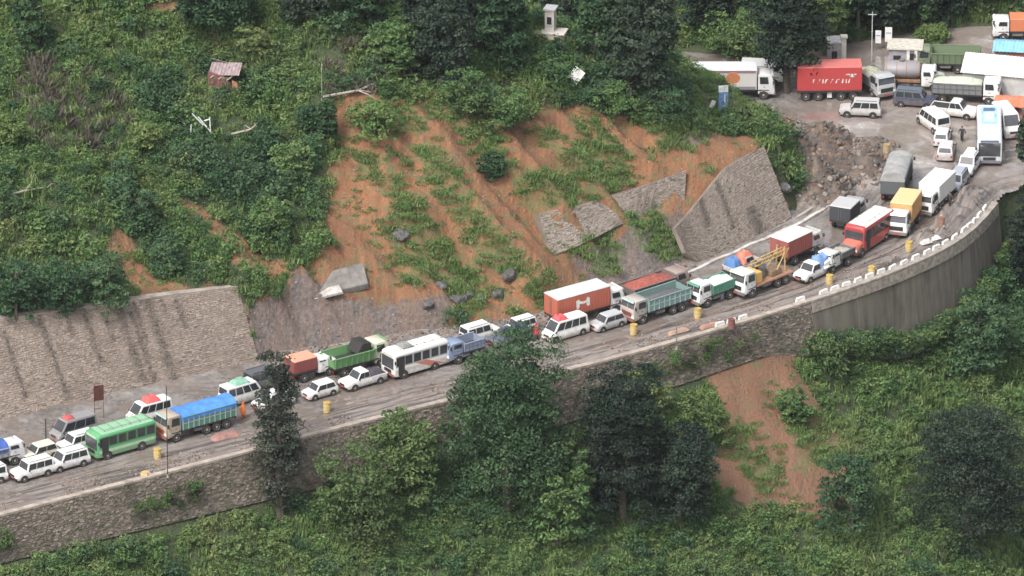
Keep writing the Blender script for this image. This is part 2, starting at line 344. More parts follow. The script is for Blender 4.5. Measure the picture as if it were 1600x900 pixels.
plz = g.ramp(g.math('ADD', g.math('MULTIPLY', nb, .6), g.math('MULTIPLY', nf, .4)), [(.36, (.175, .15, .137)), (.5, (.275, .247, .23)), (.64, (.40, .378, .363))])
c = g.mix(sp.outputs[1], c, plz)
hc = g.ramp(nf, [(.32, (.030, .025, .022)), (.47, (.072, .058, .049)), (.58, (.12, .075, .05)), (.74, (.19, .16, .138))]); c = g.mix(sp.outputs[2], c, hc)
g.out(c, .6); pn = g.noise(p, .20, 3, .5); pud = g.ramp(g.math('ADD', pn, g.math('SUBTRACT', g.math('MULTIPLY', sp.outputs[1], .14), g.math('MULTIPLY', sp.outputs[2], .5))), [(.515, 0.0), (.56, 1.0)]); wet = g.math('ADD', g.math('MULTIPLY', nb, .7), g.math('MULTIPLY', nf, .3)); wet = g.math('SUBTRACT', wet, g.math('MULTIPLY', sp.outputs[1], .12)); wet = g.math('ADD', wet, g.math('MULTIPLY', sp.outputs[2], .3))
rg = g.math('MULTIPLY', g.ramp(wet, [(.43, .16), (.55, .6)]), g.math('SUBTRACT', 1.05, pud)); g.l(rg, g.b.inputs['Roughness']); g.l(g.math('ADD', .5, g.math('MULTIPLY', pud, .5)), g.b.inputs['Specular IOR Level']); g.l(g.mix(g.math('MULTIPLY', pud, .5), c, (.16, .125, .105)), g.b.inputs['Base Color']); g.bump(nf, .35, .08); bn = [x for x in g.t.nodes if x.type == 'BUMP'][0]; g.l(g.math('MULTIPLY', g.math('SUBTRACT', 1.0, pud), .4), bn.inputs['Strength'])
road_o = np_mesh('road', V, F, g.m, smooth=True); attr(road_o.data, 'mask', np.stack([mudm.ravel(), plaza.ravel(), hp.ravel()], 1)[us])
a = road_o.data.attributes.new('along', 'FLOAT_VECTOR', 'POINT'); a.data.foreach_set('vector', np.stack([so.ravel(), t.ravel(), 0 * t.ravel()], 1)[us].astype(np.float32).ravel())
tag(road_o, 'wet muddy mountain highway widening to a puddled yard at the bend', kind='structure')
def qz(x, y):
    i = int(np.clip((x - rx[0]) / .3, 0, nx2 - 1)); k = int(np.clip((y - ry[0]) / .3, 0, ny2 - 1)); return float(QZ[i, k])

# ---- masonry: a battered slab with stones standing proud, laid in broken courses ----
def stone_mat(name, cols, bump=.5):
    g = N(name); p = g.pos(); at_ = g.n('ShaderNodeAttribute', attribute_name='tone'); sp = g.n('ShaderNodeSeparateColor'); g.l(at_.outputs['Color'], sp.inputs[0])
    n = g.noise(p, .35, 5); nf = g.noise(p, 5, 4)
    v = g.math('ADD', g.math('MULTIPLY', sp.outputs[0], .45), g.math('ADD', g.math('MULTIPLY', n, .4), g.math('MULTIPLY', nf, .15)))
    c = g.ramp(v, [(.25, cols[0]), (.5, cols[1]), (.75, cols[2])])
    c = g.mix(g.math('MULTIPLY', sp.outputs[1], .95), c, (.035, .03, .025)); c = g.mix(g.math('MULTIPLY', sp.outputs[2], .7), c, (.06, .075, .035))
    g.out(c, .9); g.bump(nf, bump, .06); return g.m
ST_PINK = stone_mat('stone masonry', [(.175, .138, .115), (.225, .18, .15), (.275, .225, .188)])
ST_GREY = stone_mat('grey masonry', [(.185, .155, .13), (.23, .196, .166), (.275, .236, .203)])
ST_DARK = stone_mat('old masonry', [(.10, .083, .068), (.17, .142, .118), (.255, .215, .182)])
def lerp_poly(pts, u):
    L = [0]
    for a, b in zip(pts[:-1], pts[1:]): L.append(L[-1] + (Vector(b) - Vector(a)).length)
    s = u * L[-1]
    for i in range(len(pts) - 1):
        if s <= L[i + 1] or i == len(pts) - 2:
            f = (s - L[i]) / max(1e-6, L[i + 1] - L[i]); return Vector(pts[i]).lerp(Vector(pts[i + 1]), f)
def masonry(name, label, base, top, m, thick=.7, sw=.55, sh=.34, stains=(), moss=.1, cap=None, mort=(.185, .152, .128), cat='retaining wall', depth=.06, worn=0):
    base = [Vector(b) for b in base]; top = [Vector(b) for b in top]
    L = sum((b - a).length for a, b in zip(base[:-1], base[1:])); H = max((b - a).length for a, b in zip(base, top)); nu = max(len(base) * 2, int(L / 1.2)); nrm = []
    P = lambda u, v: lerp_poly(base, u).lerp(lerp_poly(top, u), v)
    def nr(u, v):
        a = P(min(1, u + .01), v) - P(max(0, u - .01), v); b = P(u, 1) - P(u, 0); q = a.cross(b).normalized()
        return q if q.y < 0 or q.z > 0 and q.y < .3 else -q
    core = MB(); rings = []
    for i in range(nu + 1):
        u = i / nu; q = nr(u, .5); a, b = P(u, 0), P(u, 1); rings.append([a, b, b - q * thick, a - q * thick])
    core.loft(rings); wall = core.build(name, plain(mort, .95, .35, .6, .4)); tag(wall, label, cat)
    V, Fc, T = [], [], []
    rows = max(2, int(H / sh))
    for r in range(rows):
        u = -rng.random() * sw / L; v0, v1 = r / rows, (r + 1) / rows
        while u < 1:
            lw = sw * (.45 + 1.1 * rng.random() ** 1.4); u0, u1 = max(0, u), min(1, u + lw / L); u += lw / L
            if u1 - u0 < .1 / L or (worn and rng.random() < worn): continue
            um = (u0 + u1) / 2; q = nr(um, .5); hh = (P(um, 1) - P(um, 0)).length; gp = .03; dv = (.22 * math.sin(um * L * .55 + r * .4) + .16 * math.sin(um * L * 1.7 + r)) / rows; v0, v1 = r / rows + dv + rng.normal(0, .10) / rows, (r + 1) / rows + dv + rng.normal(0, .10) / rows; v0, v1 = max(0, v0), min(1, v1)
            if hh < .2: continue
            e = gp / L; ev = gp / hh; pr = .02 + depth * rng.random(); b4 = [P(u0 + e, v0 + ev), P(u1 - e, v0 + ev), P(u1 - e, v1 - ev), P(u0 + e, v1 - ev)]
            jj = [Vector(rng.normal(0, .02, 3)) for _ in range(4)]; k = len(V)
            V += [tuple(x - q * .05) for x in b4] + [tuple(x + q * (pr + .02 * rng.random()) + y) for x, y in zip(b4, jj)]
            Fc += [tuple(k + z for z in f) for f in ((4, 5, 6, 7), (0, 1, 5, 4), (1, 2, 6, 5), (2, 3, 7, 6), (3, 0, 4, 7))]
            sn = 0
            for (su, wd, vt, vb) in stains:
                if vb < (v0 + v1) / 2 < vt: sn = max(sn, math.exp(-((um - su - .012 * (1 - v0)) / wd) ** 2) * (.6 + .4 * rng.random()))
            T += [(rng.random(), sn, 1.0 if rng.random() < moss * (1.6 - v0) else 0)] * 8
    st = np_mesh('stone_facing', V, Fc, m, wall); tag(st, kind='stuff'); attr(st.data, 'tone', np.array(T, float))
    if cap:
        cp = MB(); rings = []
        for i in range(nu + 1):
            u = i / nu; q = nr(u, .5); q = Vector((q.x, q.y, 0)).normalized(); b = P(u, 1); rings.append([b + q * cap[0] - Vector((0, 0, .05)), b + q * cap[0] + Vector((0, 0, cap[2])), b - q * cap[1] + Vector((0, 0, cap[2])), b - q * cap[1] - Vector((0, 0, .05))])
        cp.loft(rings).build('coping', cap[3] if len(cap) > 3 else plain((.30, .26, .225), .9, .4, 1.2), wall)
    return wall
def inner_pt(px_, off=0.0, z=0.0):                     # point at photo-x value px_ on the inner foot line; off = metres into the hill
    k = min(range(len(INNER_V)), key=lambda i: abs(INNER_V[i] - px_)); k = min(max(k, 1), len(INNER) - 2)
    x = np.interp(px_, INNER_V, [q[0] for q in INNER]); y = np.interp(px_, INNER_V, [q[1] for q in INNER])
    d = Vector((INNER[k + 1][0] - INNER[k - 1][0], INNER[k + 1][1] - INNER[k - 1][1])).normalized(); nrm = Vector((-d.y, d.x))
    return Vector((x + nrm.x * off, y + nrm.y * off, z))
us_ = [-300, -150, 0, 100, 200, 300, 404]
masonry('retaining_wall', 'long pinkish stone retaining wall with dark seepage streaks, left of the slide', [inner_pt(u, -.35, -.2) for u in us_], [inner_pt(u, np.interp(u, HW_X, HW_K) - .35, np.interp(u, HW_X, HW_H) + .15) for u in us_], ST_PINK, .8, .36, .23,
        stains=[(.735, .010, 1, .1), (.757, .006, .9, 0), (.80, .010, 1, 0), (.66, .007, 1, .4), (.565, .006, 1, .1), (.70, .006, .9, .6), (.86, .006, .95, .6), (.48, .006, .9, .2), (.35, .006, 1, 0), (.2, .006, 1, .2), (.62, .004, 1, .7), (.83, .004, 1, .75), (.77, .004, 1, .5)], moss=.02, depth=.03, cap=(.05, .9, .12))
_b0, _b1 = at(1112, 396, .25), at(1238, 341, .1); _al = (_b1 - _b0).normalized(); _up = Vector((-_al.y, _al.x, 0)).normalized() * .60 + Vector((0, 0, 1)); _wn = _al.cross(_up).normalized(); _b0 = _b0 + (_wn if _wn.y < 0 else -_wn) * .45
def onwall(px, py):
    d = ray(px, py); return CAM + d * ((_b0 - CAM).dot(_wn) / d.dot(_wn))
wb = [onwall(*q) for q in ((1060, 368), (1085, 388), (1112, 396), (1160, 380), (1200, 361), (1237, 341))]
wt = [onwall(*q) for q in ((1055, 356), (1076, 334), (1104, 299), (1134, 262), (1163, 243), (1194, 229))]
masonry('wing_wall', 'tall tapering grey stone wall standing at the end of the spur by the mud heap', [b - _up * 1.6 for b in wb], wt, ST_GREY, .55, .34, .22, moss=.04, depth=.02, stains=[(.3, .03, 1, .6), (.7, .05, .5, .1), (.5, .02, 1, .4)])
# broken wall left hanging in the slide: follows the slope, its left end undercut
_bt = [(838, 338), (900, 322), (965, 302), (1020, 284), (1068, 266)]; _bb = [(852, 382), (905, 366), (965, 342), (1020, 322), (1066, 306)]
bt = [hit(*q) for q in _bt]; bb = [hit(*q) for q in _bb]; bb = [b.lerp(t_, (-.25, -.15, -.12, -.1, -.2)[i]) for i, (b, t_) in enumerate(zip(bb, bt))]
masonry('broken_wall', 'broken length of old stone wall hanging halfway up the landslide', [b + Vector((.25, -.45, -.45)) for b in bb], [t_ + Vector((.25, -.75, (.5, .3, .4, .2, .35)[i])) for i, t_ in enumerate(bt)], ST_GREY, 1.1, .36, .24, moss=.10, worn=.06, depth=.035)
# outer retaining wall under the road edge: rubble stone to the left, tall concrete round the bend
def outer_pt(v, off, z):
    x = np.interp(v, OUTER_V, [q[0] for q in OUTER]); y = np.interp(v, OUTER_V, [q[1] for q in OUTER]); k = min(max(min(range(len(OUTER_V)), key=lambda i: abs(OUTER_V[i] - v)), 1), len(OUTER) - 2)
    d = Vector((OUTER[k + 1][0] - OUTER[k - 1][0], OUTER[k + 1][1] - OUTER[k - 1][1])).normalized(); return Vector((x + d.y * off, y - d.x * off, z))
us_ = [-300, 0, 330, 480, 600, 700, 800, 900, 1000, 1100, 1180, 1262]
masonry('outer_retaining_wall', 'rough rubble stone wall holding up the road edge left of the concrete bend', [outer_pt(u, 1.25, -wallh(u) - 1.0) for u in us_], [outer_pt(u, .55, .10) for u in us_], ST_DARK, .6, .36, .24, moss=.25, depth=.09, worn=.10, cap=(.08, .55, .16, plain((.33, .28, .235), .9, .4, 1.2)), stains=[(x, .006, 1, .1) for x in (.3, .42, .55, .63, .7, .78, .86, .9, .95)])
us_ = [1262 + k * 18 for k in range(17)]
cb = [outer_pt(u, 1.35, -wallh(u) - 1.2) for u in us_]; ct_ = [outer_pt(u, .6, .05) for u in us_]
g = N('stained concrete'); p = g.pos(); mp = g.n('ShaderNodeMapping'); mp.inputs['Scale'].default_value = (1.3, 1.3, .07); g.l(p, mp.inputs[0]); s1 = g.noise(mp.outputs[0], 1, 6, .65); s2 = g.noise(p, .3, 4); s3 = g.noise(p, 4, 4)
c = g.ramp(g.math('ADD', g.math('MULTIPLY', s1, .65), g.math('MULTIPLY', s2, .35)), [(.35, (.062, .053, .043)), (.48, (.115, .10, .083)), (.62, (.165, .147, .125))]); c = g.mix(g.ramp(s2, [(.52, 0.0), (.7, .5)]), c, (.085, .085, .05)); g.out(c, .9); g.bump(s3, .4, .05)
CONC = g.m
mb = MB(); rings = []
for a, b in zip(cb, ct_):
    q = Vector((a.x - b.x, a.y - b.y, 0)).normalized(); rings.append([a, b, b - q * .6, a - q * 1.2])
cw = mb.loft(rings).build('concrete_wall', CONC); tag(cw, 'tall stained concrete retaining wall curving round the bend', 'retaining wall')
for i in range(0, 17, 4):                              # pour joints and pilaster ribs
    a, b = cb[i], ct_[i]; q = Vector((a.x - b.x, a.y - b.y, 0)).normalized(); s_ = Vector((-q.y, q.x, 0)); mb = MB()
    w_ = .05; mb.hexa([a - s_ * w_ + q * .03, a + s_ * w_ + q * .03, a + s_ * w_ - q * .2, a - s_ * w_ - q * .2], [b - s_ * w_ + q * .03, b + s_ * w_ + q * .03, b + s_ * w_ - q * .2, b - s_ * w_ - q * .2]).build('rib', CONC, cw)
mb = MB(); rings = []
for b, u in zip(ct_, us_):
    q = (outer_pt(u, 1, 0) - outer_pt(u, 0, 0)).normalized(); rings.append([b + q * .12 + Vector((0, 0, .0)), b + q * .12 + Vector((0, 0, .22)), b - q * .62 + Vector((0, 0, .22)), b - q * .62 + Vector((0, 0, -.05))])
mb.loft(rings).build('coping', plain((.30, .265, .23), .9, .4, 1.5), cw)
mb = MB(); rings = []
for u in us_:
    q = (outer_pt(u, 1, 0) - outer_pt(u, 0, 0)).normalized(); b = outer_pt(u, .64, 0); c_ = outer_pt(u, .76, 0); rings.append([b + Vector((0, 0, -.02)), b + q * .10 + Vector((0, 0, -.02)), c_ + q * .06 + Vector((0, 0, -1.05)), c_ - q * .15 + Vector((0, 0, -1.05))])
mb.loft(rings).build('stone_band', plain((.27, .235, .20), .9, .5, 2.2, .6), cw)
# white painted guard blocks along the bend
blk = MB().box(-.55, .55, -.16, .16, -.1, .42, .06, .06, .03).mesh('guard_block', .03); blk.materials.append(plain((.66, .645, .62), .8, .35, 1.8))
k_ = 0; u = 1125.0
while u < 1546:
    p0 = outer_pt(u, -.05, .22); p1 = outer_pt(u + 2, -.05, .22); d = (p1 - p0).normalized()
    if rng.random() > (.30 if u < 1330 else .10):
        o = link('guard_block', blk); o.location = p0 + Vector((0, 0, rng.normal(0, .03))); o.rotation_euler = (rng.normal(0, .04), rng.normal(0, .03), math.atan2(d.y, d.x) + rng.normal(0, .05)); tag(o, 'whitewashed guard block in the row along the road edge', 'guard block', 'white guard blocks along the outer edge of the bend')
    u += 18.0 * (1 if u < 1440 else .8 if u < 1500 else .45)
# kerb of the inner drain
kb = [at(x, y).xy for x, y in ((1040, 448), (1070, 431), (1140, 400), (1190, 378), (1250, 352), (1290, 328), (1318, 300), (1330, 288))]
kb = smooth_line([tuple(q) for q in kb], 2); mb = MB(); rings = []
for i, q in enumerate(kb):
    d = Vector(kb[min(i + 1, len(kb) - 1)]) - Vector(kb[max(i - 1, 0)]); d.normalize(); n_ = Vector((-d.y, d.x)); z0 = .30 + .08 * math.sin(i * 1.7)
    rings.append([(q[0] + n_.x * s_, q[1] + n_.y * s_, z_) for s_, z_ in ((-.22, -.2), (-.2, z0), (.2, z0), (.22, -.2))])
kerb = mb.loft(rings).build('drain_kerb', plain((.46, .43, .40), .85, .5, 1.1)); tag(kerb, 'pale concrete kerb of the inner drain below the wing wall', kind='structure')
kerb2 = MB(); rings = []
for i, q in enumerate(kb):
    d = Vector(kb[min(i + 1, len(kb) - 1)]) - Vector(kb[max(i - 1, 0)]); d.normalize(); n_ = Vector((-d.y, d.x)); rings.append([(q[0] + n_.x * s_, q[1] + n_.y * s_, z_) for s_, z_ in ((.95, -.2), (1.0, .26), (1.3, .28), (1.35, -.2))])
tag(kerb2.loft(rings).build('drain_kerb', plain((.34, .31, .285), .85, .5, 1.1)), 'darker back kerb of the inner drain against the slope', kind='structure')
# concrete slab fragment left on the talus
p0 = hit(534, 450); sl_ = MB().hexa([(-2.9, -.9, -.4), (2.6, -.9, -.4), (2.8, 1.3, -.4), (-.9, 1.3, -.4)], [(-2.8, -.8, .25), (2.5, -.8, .3), (2.6, 1.2, 1.3), (-.6, 1.2, 1.15)])
o = sl_.build('concrete_slab', plain((.17, .158, .148), .9, .4, 1.4, .4), bevel=.04); o.location = p0 + Vector((0, .3, .15)); o.rotation_euler = (R(22), R(-6), R(18)); tag(o, 'tilted grey concrete slab broken off above the grey talus', 'concrete slab')
f = MB().hexa([(-1.6, -.5, -.1), (1.5, -.6, -.1), (1.4, .5, -.1), (-1.5, .6, -.1)], [(-1.5, -.45, .12), (1.4, -.5, .1), (1.3, .45, .14), (-1.3, .5, .12)]).build('broken_slab', plain((.36, .33, .31), .85, .35, 2)); f.location = hit(512, 460) + Vector((0, -.4, .35)); f.rotation_euler = (R(28), R(-12), R(12)); tag(f, 'small pale slab piece lying on the lower corner of the grey slab', 'concrete slab')
# ---- boulders ----
ROCK = plain((.095, .09, .09), .85, .6, 1.6, .9)
def boulder(px, py, r, label, seed, name='boulder', m=None, flat=.75):
    bm = bmesh.new(); bmesh.ops.create_icosphere(bm, subdivisions=3, radius=1); rs = np.random.default_rng(seed); dirs = [Vector(rs.normal(0, 1, 3)).normalized() for _ in range(16)]; cut = [.60 + .25 * rs.random() for _ in dirs]
    for v in bm.verts:
        q = v.co.normalized(); s_ = 1.0
        for d, c in zip(dirs, cut):
            k = q.dot(d)
            if k > c: s_ = min(s_, c / k)
        v.co = q * s_ * (1 + .05 * math.sin(q.x * 9 + seed) * math.cos(q.y * 8)); v.co.z *= flat; v.co *= r
    me = bpy.data.meshes.new(name); bm.to_mesh(me); bm.free(); o = link(name, me, m or ROCK); p = hit(px, py); o.location = p + Vector((0, -.1, r * .22)); o.rotation_euler = tuple(rs.uniform(0, 3, 1)) and (0, 0, float(rs.uniform(0, 6)))
    return tag(o, label, 'boulder')
for i, (x, y, r, lb) in enumerate([(627, 372, .95, 'dark grey boulder stopped high on the bare slide, beside a green strip'), (796, 433, .95, 'dark boulder alone on soil above the orange lorry'), (688, 449, .8, 'dark boulder on grass at the left end of the fallen rocks'), (716, 474, 1.0, 'wide dark boulder at the top of the grey talus'), (751, 471, .8, 'low boulder in the middle of the row above orange soil'), (779, 463, .75, 'dark boulder at the upper right end of the boulder row'), (668, 478, .7, 'grey boulder half sunk in the talus edge'), (733, 462, .5, 'small boulder wedged between larger ones above orange soil'), (330, 432, .45, 'small pale stone lying above the left retaining wall'), (1255, 232, .8, 'grey boulder on the mud heap beside the yard'), (1300, 278, .9, 'yellowish boulder on the brown mud heap'), (1228, 300, .8, 'dark rock at the foot of the wing wall end')]):
    boulder(x, y, r, lb, 20 + i, m=plain((.42, .37, .31), .9, .3, 2) if 'pale' in lb else plain((.30, .21, .13), .9, .4, 2) if 'yellowish' in lb else None)
# =====================================================================================================
# VEGETATION
# =====================================================================================================
def leaf_mat(name, dark, mid, light, dry=(.13, .10, .055), dryness=.3):
    g = N(name); p = g.pos(); oi = g.n('ShaderNodeObjectInfo'); at_ = g.n('ShaderNodeAttribute', attribute_name='tone')
    big = g.noise(p, .13, 4); sm = g.noise(p, .6, 3)
    v = g.math('ADD', g.math('MULTIPLY', at_.outputs['Fac'], .42), g.math('ADD', g.math('MULTIPLY', oi.outputs['Random'], .28), g.math('MULTIPLY', sm, .42)))
    c = g.ramp(v, [(.25, dark), (.52, mid), (.86, light)])
    c = g.mix(g.math('MULTIPLY', g.ramp(big, [(.50, 0.0), (.66, 1.0)]), dryness), c, dry)
    g.out(c, .65); g.b.inputs['Specular IOR Level'].default_value = .25
    tr = g.n('ShaderNodeBsdfTranslucent'); g.l(c, tr.inputs['Color']); mx = g.n('ShaderNodeMixShader'); mx.inputs[0].default_value = .22
    g.l(g.b.outputs[0], mx.inputs[1]); g.l(tr.outputs[0], mx.inputs[2]); o = g.t.nodes['Material Output']; g.l(mx.outputs[0], o.inputs['Surface']); return g.m
LF_SHRUB = leaf_mat('shrub leaves', (.030, .064, .024), (.080, .152, .050), (.170, .245, .088), (.16, .16, .08), .22)
LF_DARK = leaf_mat('dark shrub leaves', (.018, .044, .022), (.044, .096, .044), (.10, .17, .074), (.07, .08, .05), .2)
LF_LIGHT = leaf_mat('light leaves', (.05, .085, .028), (.105, .165, .052), (.19, .24, .09), (.2, .18, .09), .25)
LF_GRASS = leaf_mat('grass blades', (.052, .10, .034), (.115, .195, .060), (.20, .26, .095), (.19, .18, .09), .25)
LF_DRY = leaf_mat('dry twigs', (.06, .052, .042), (.105, .092, .075), (.16, .14, .115), (.1, .1, .06), .3)
LF_TREE = leaf_mat('dark tree leaves', (.010, .028, .014), (.028, .066, .031), (.080, .142, .060), (.05, .065, .03), .2)
LF_TREE2 = leaf_mat('blackish tree leaves', (.009, .019, .014), (.021, .038, .026), (.062, .090, .055), (.05, .055, .045), .3)
LF_GREY = leaf_mat('grey green leaves', (.020, .028, .020), (.05, .062, .045), (.13, .145, .11), (.09, .085, .07), .3)
LF_OLIVE = leaf_mat('olive leaves', (.030, .056, .022), (.066, .112, .040), (.13, .185, .066), (.10, .10, .05), .25)
BARK = plain((.105, .085, .065), .9, .4, 4, .4); PALEBARK = plain((.33, .29, .25), .85, .3, 5)
def leaves(c, out, size, rs, droop=.15, up=.35, aspect=.55):
    n = len(c); nr = out * .55 + rs.normal(0, .55, (n, 3)) + np.array([0, 0, up]); nr /= np.linalg.norm(nr, axis=1)[:, None] + 1e-9
    t = np.cross(nr, rs.normal(0, 1, (n, 3))); t /= np.linalg.norm(t, axis=1)[:, None] + 1e-9; b = np.cross(nr, t); s = (size * rs.uniform(.65, 1.35, n))[:, None]
    v = np.stack([c - t * s * .5, c + b * s * aspect * .5 - t * s * .05, c + t * s * .5 - nr * s * droop, c - b * s * aspect * .5 - t * s * .05], 1).reshape(-1, 3)
    return v, np.arange(4 * n).reshape(n, 4)
def tone_mesh(name, V, F, tone, m):
    me = bpy.data.meshes.new(name); me.from_pydata(V.tolist(), [], F.tolist()); attr(me, 'tone', np.repeat(tone[:, None], 3, 1)); me.materials.append(m); return me
def crown_pts(rs, clumps, rad, per, cr, flat=1.0, shape='round'):
    """leaf centres on the outer shells of many small clumps spread through an uneven envelope"""
    C, O, T = [], [], []
    lob = [(rs.normal(0, 1, 3), rs.uniform(.12, .38)) for _ in range(7)]
    for k in range(clumps):
        d = rs.normal(0, 1, 3); d /= np.linalg.norm(d)
        f = 1 + sum(a * max(0, float(np.dot(d, q / np.linalg.norm(q)))) ** 3 for q, a in lob) - .18
        r = (rs.random() ** .38) * f; pz = d[2] * r
        ctr = d * r * np.array(rad)
        if shape == 'dome' and d[2] < 0: ctr[:2] *= min(2.2, (1 - min(.97, d[2] * d[2])) ** -.4)
        elif shape == 'dome': ctr[:2] *= min(1.6, (1 - min(.97, d[2] * d[2])) ** -.22)
        if shape == 'tall': ctr[:2] *= (1.05 - .45 * (pz + 1) / 2)
        cs = cr * rs.uniform(.6, 1.35); q = rs.normal(0, 1, (per, 3)); q /= np.linalg.norm(q, axis=1)[:, None]; q[:, 2] = np.abs(q[:, 2]) * .9 - .25
        C.append(ctr + q * cs * rs.uniform(.55, 1.05, (per, 1)) * np.array([1, 1, .75 * flat])); O.append(q); T.append(np.clip(rs.normal(.48, .24) + rs.normal(0, .15, per), 0, 1))
    return np.concatenate(C), np.concatenate(O), np.concatenate(T)
def shrub_proto(name, seed, m, clumps=16, per=16, rad=(.95, .95, .7), cr=.42, leaf=.26):
    rs = np.random.default_rng(seed); C, O, T = crown_pts(rs, int(clumps * 1.7), rad, per, cr); C[:, 2] += rad[2] * .75; C[:, 2] = np.abs(C[:, 2])
    v, f = leaves(C, O, leaf, rs); return tone_mesh(name, v, f, np.repeat(T, 4), m)
def grass_proto(name, seed, m, n=46, h=.95, spread=.55):
    rs = np.random.default_rng(seed); V, F, T = [], [], []
    for i in range(n):
        a, rr = rs.uniform(0, 6.28), spread * rs.random() ** .6; b = np.array([math.cos(a) * rr, math.sin(a) * rr, -.1]); la = rs.uniform(0, 6.28); hh = h * rs.uniform(.5, 1.2); ln = hh * rs.uniform(.25, .7); dx = np.array([math.cos(la), math.sin(la), 0]); sd = np.array([-dx[1], dx[0], 0]) * .045
        k = len(V); mid = b + dx * ln * .3 + np.array([0, 0, hh * .7]); tip = b + dx * ln + np.array([0, 0, hh * .85]); V += [b - sd, b + sd, mid + sd, mid - sd, tip]; F += [(k, k + 1, k + 2, k + 3), (k + 3, k + 2, k + 4)]; T += [rs.random()] * 5
    me = bpy.data.meshes.new(name); me.from_pydata([tuple(p) for p in V], [], F); attr(me, 'tone', np.repeat(np.array(T)[:, None], 3, 1)); me.materials.append(m); return me
def twig_proto(name, seed, m, n=34, h=1.3):
    rs = np.random.default_rng(seed); mb = MB()
    for i in range(n):
        d = rs.normal(0, .55, 3); d[2] = abs(d[2]) + .5; d = d / np.linalg.norm(d) * h * rs.uniform(.5, 1.1); b = rs.normal(0, .25, 3); b[2] = 0; s = np.array([-d[1], d[0], 0]); s = s / (np.linalg.norm(s) + 1e-6) * .035; k = len(mb.v)
        mb.add([b - s, b + s, b + d * .6 + s * .6 + rs.normal(0, .06, 3), b + d + rs.normal(0, .1, 3)], [(0, 1, 2, 3)])
        e = b + d * .6; q = rs.normal(0, .4, 3); q[2] = abs(q[2]); mb.add([e, e + s * .8, e + q * .6], [(0, 1, 2)])
    me = bpy.data.meshes.new(name); me.from_pydata([tuple(p) for p in mb.v], [], mb.f); attr(me, 'tone', np.repeat(rs.random(len(mb.v))[:, None], 3, 1)); me.materials.append(m); return me
PROTO = [shrub_proto('shrub_a', 1, LF_SHRUB), shrub_proto('shrub_b', 2, LF_SHRUB, 20, 14, (1.05, .9, .85), .38, .22), shrub_proto('shrub_c', 3, LF_DARK, 22, 15, (1.05, 1.05, .95), .45, .24), shrub_proto('shrub_d', 4, LF_LIGHT, 12, 14, (.85, .85, .55), .36, .24),
         grass_proto('tuft_a', 5, LF_GRASS), grass_proto('tuft_b', 6, LF_GRASS, 60, .65, .8), twig_proto('twigs', 7, LF_DRY), shrub_proto('weed', 8, LF_LIGHT, 5, 9, (.5, .5, .25), .25, .2), shrub_proto('shrub_e', 9, LF_OLIVE, 18, 15, (1, 1, .8), .4, .25), grass_proto('fine_grass', 10, LF_GRASS, 150, .42, 1.15)]
def scatter(name, label, cat, pts, scl, rot, var, protos=PROTO):
    me = bpy.data.meshes.new(name); me.from_pydata([tuple(p) for p in pts], [], [])
    for nm, typ, arr in (('s', 'FLOAT', scl), ('r', 'FLOAT_VECTOR', rot), ('k', 'INT', var)):
        a = me.attributes.new(nm, typ, 'POINT'); a.data.foreach_set('vector' if typ == 'FLOAT_VECTOR' else 'value', np.asarray(arr, np.int32 if typ == 'INT' else np.float32).ravel())
    o = link(name, me); tag(o, label, cat, kind='stuff')
    ng = bpy.data.node_groups.new(name, 'GeometryNodeTree'); ng.interface.new_socket('Geometry', in_out='INPUT', socket_type='NodeSocketGeometry'); ng.interface.new_socket('Geometry', in_out='OUTPUT', socket_type='NodeSocketGeometry')
    gi = ng.nodes.new('NodeGroupInput'); go = ng.nodes.new('NodeGroupOutput'); jn = ng.nodes.new('GeometryNodeJoinGeometry')
    na = {}
    for nm, dt in (('s', 'FLOAT'), ('r', 'FLOAT_VECTOR'), ('k', 'INT')):
        x = ng.nodes.new('GeometryNodeInputNamedAttribute'); x.data_type = dt; x.inputs['Name'].default_value = nm; na[nm] = x.outputs[0]
    for i, pm in enumerate(protos):
        if not (np.asarray(var) == i).any(): continue
        po = bpy.data.objects.new(pm.name, pm)             # never linked to the scene: only the source of the instances
        oi = ng.nodes.new('GeometryNodeObjectInfo'); oi.inputs['Object'].default_value = po; oi.inputs['As Instance'].default_value = True
        cmpn = ng.nodes.new('FunctionNodeCompare'); cmpn.data_type = 'INT'; cmpn.operation = 'EQUAL'; ng.links.new(na['k'], cmpn.inputs[2]); cmpn.inputs[3].default_value = i
        ip = ng.nodes.new('GeometryNodeInstanceOnPoints'); ng.links.new(gi.outputs[0], ip.inputs['Points']); ng.links.new(cmpn.outputs[0], ip.inputs['Selection']); ng.links.new(oi.outputs['Geometry'], ip.inputs['Instance']); ng.links.new(na['r'], ip.inputs['Rotation']); ng.links.new(na['s'], ip.inputs['Scale']); ng.links.new(ip.outputs[0], jn.inputs[0])
    ng.links.new(jn.outputs[0], go.inputs[0]); md = o.modifiers.new('scatter', 'NODES'); md.node_group = ng; return o
def sample(n, box):
    x = rng.uniform(box[0], box[1], n); y = rng.uniform(box[2], box[3], n); z = zat(x, y); return x, y, z
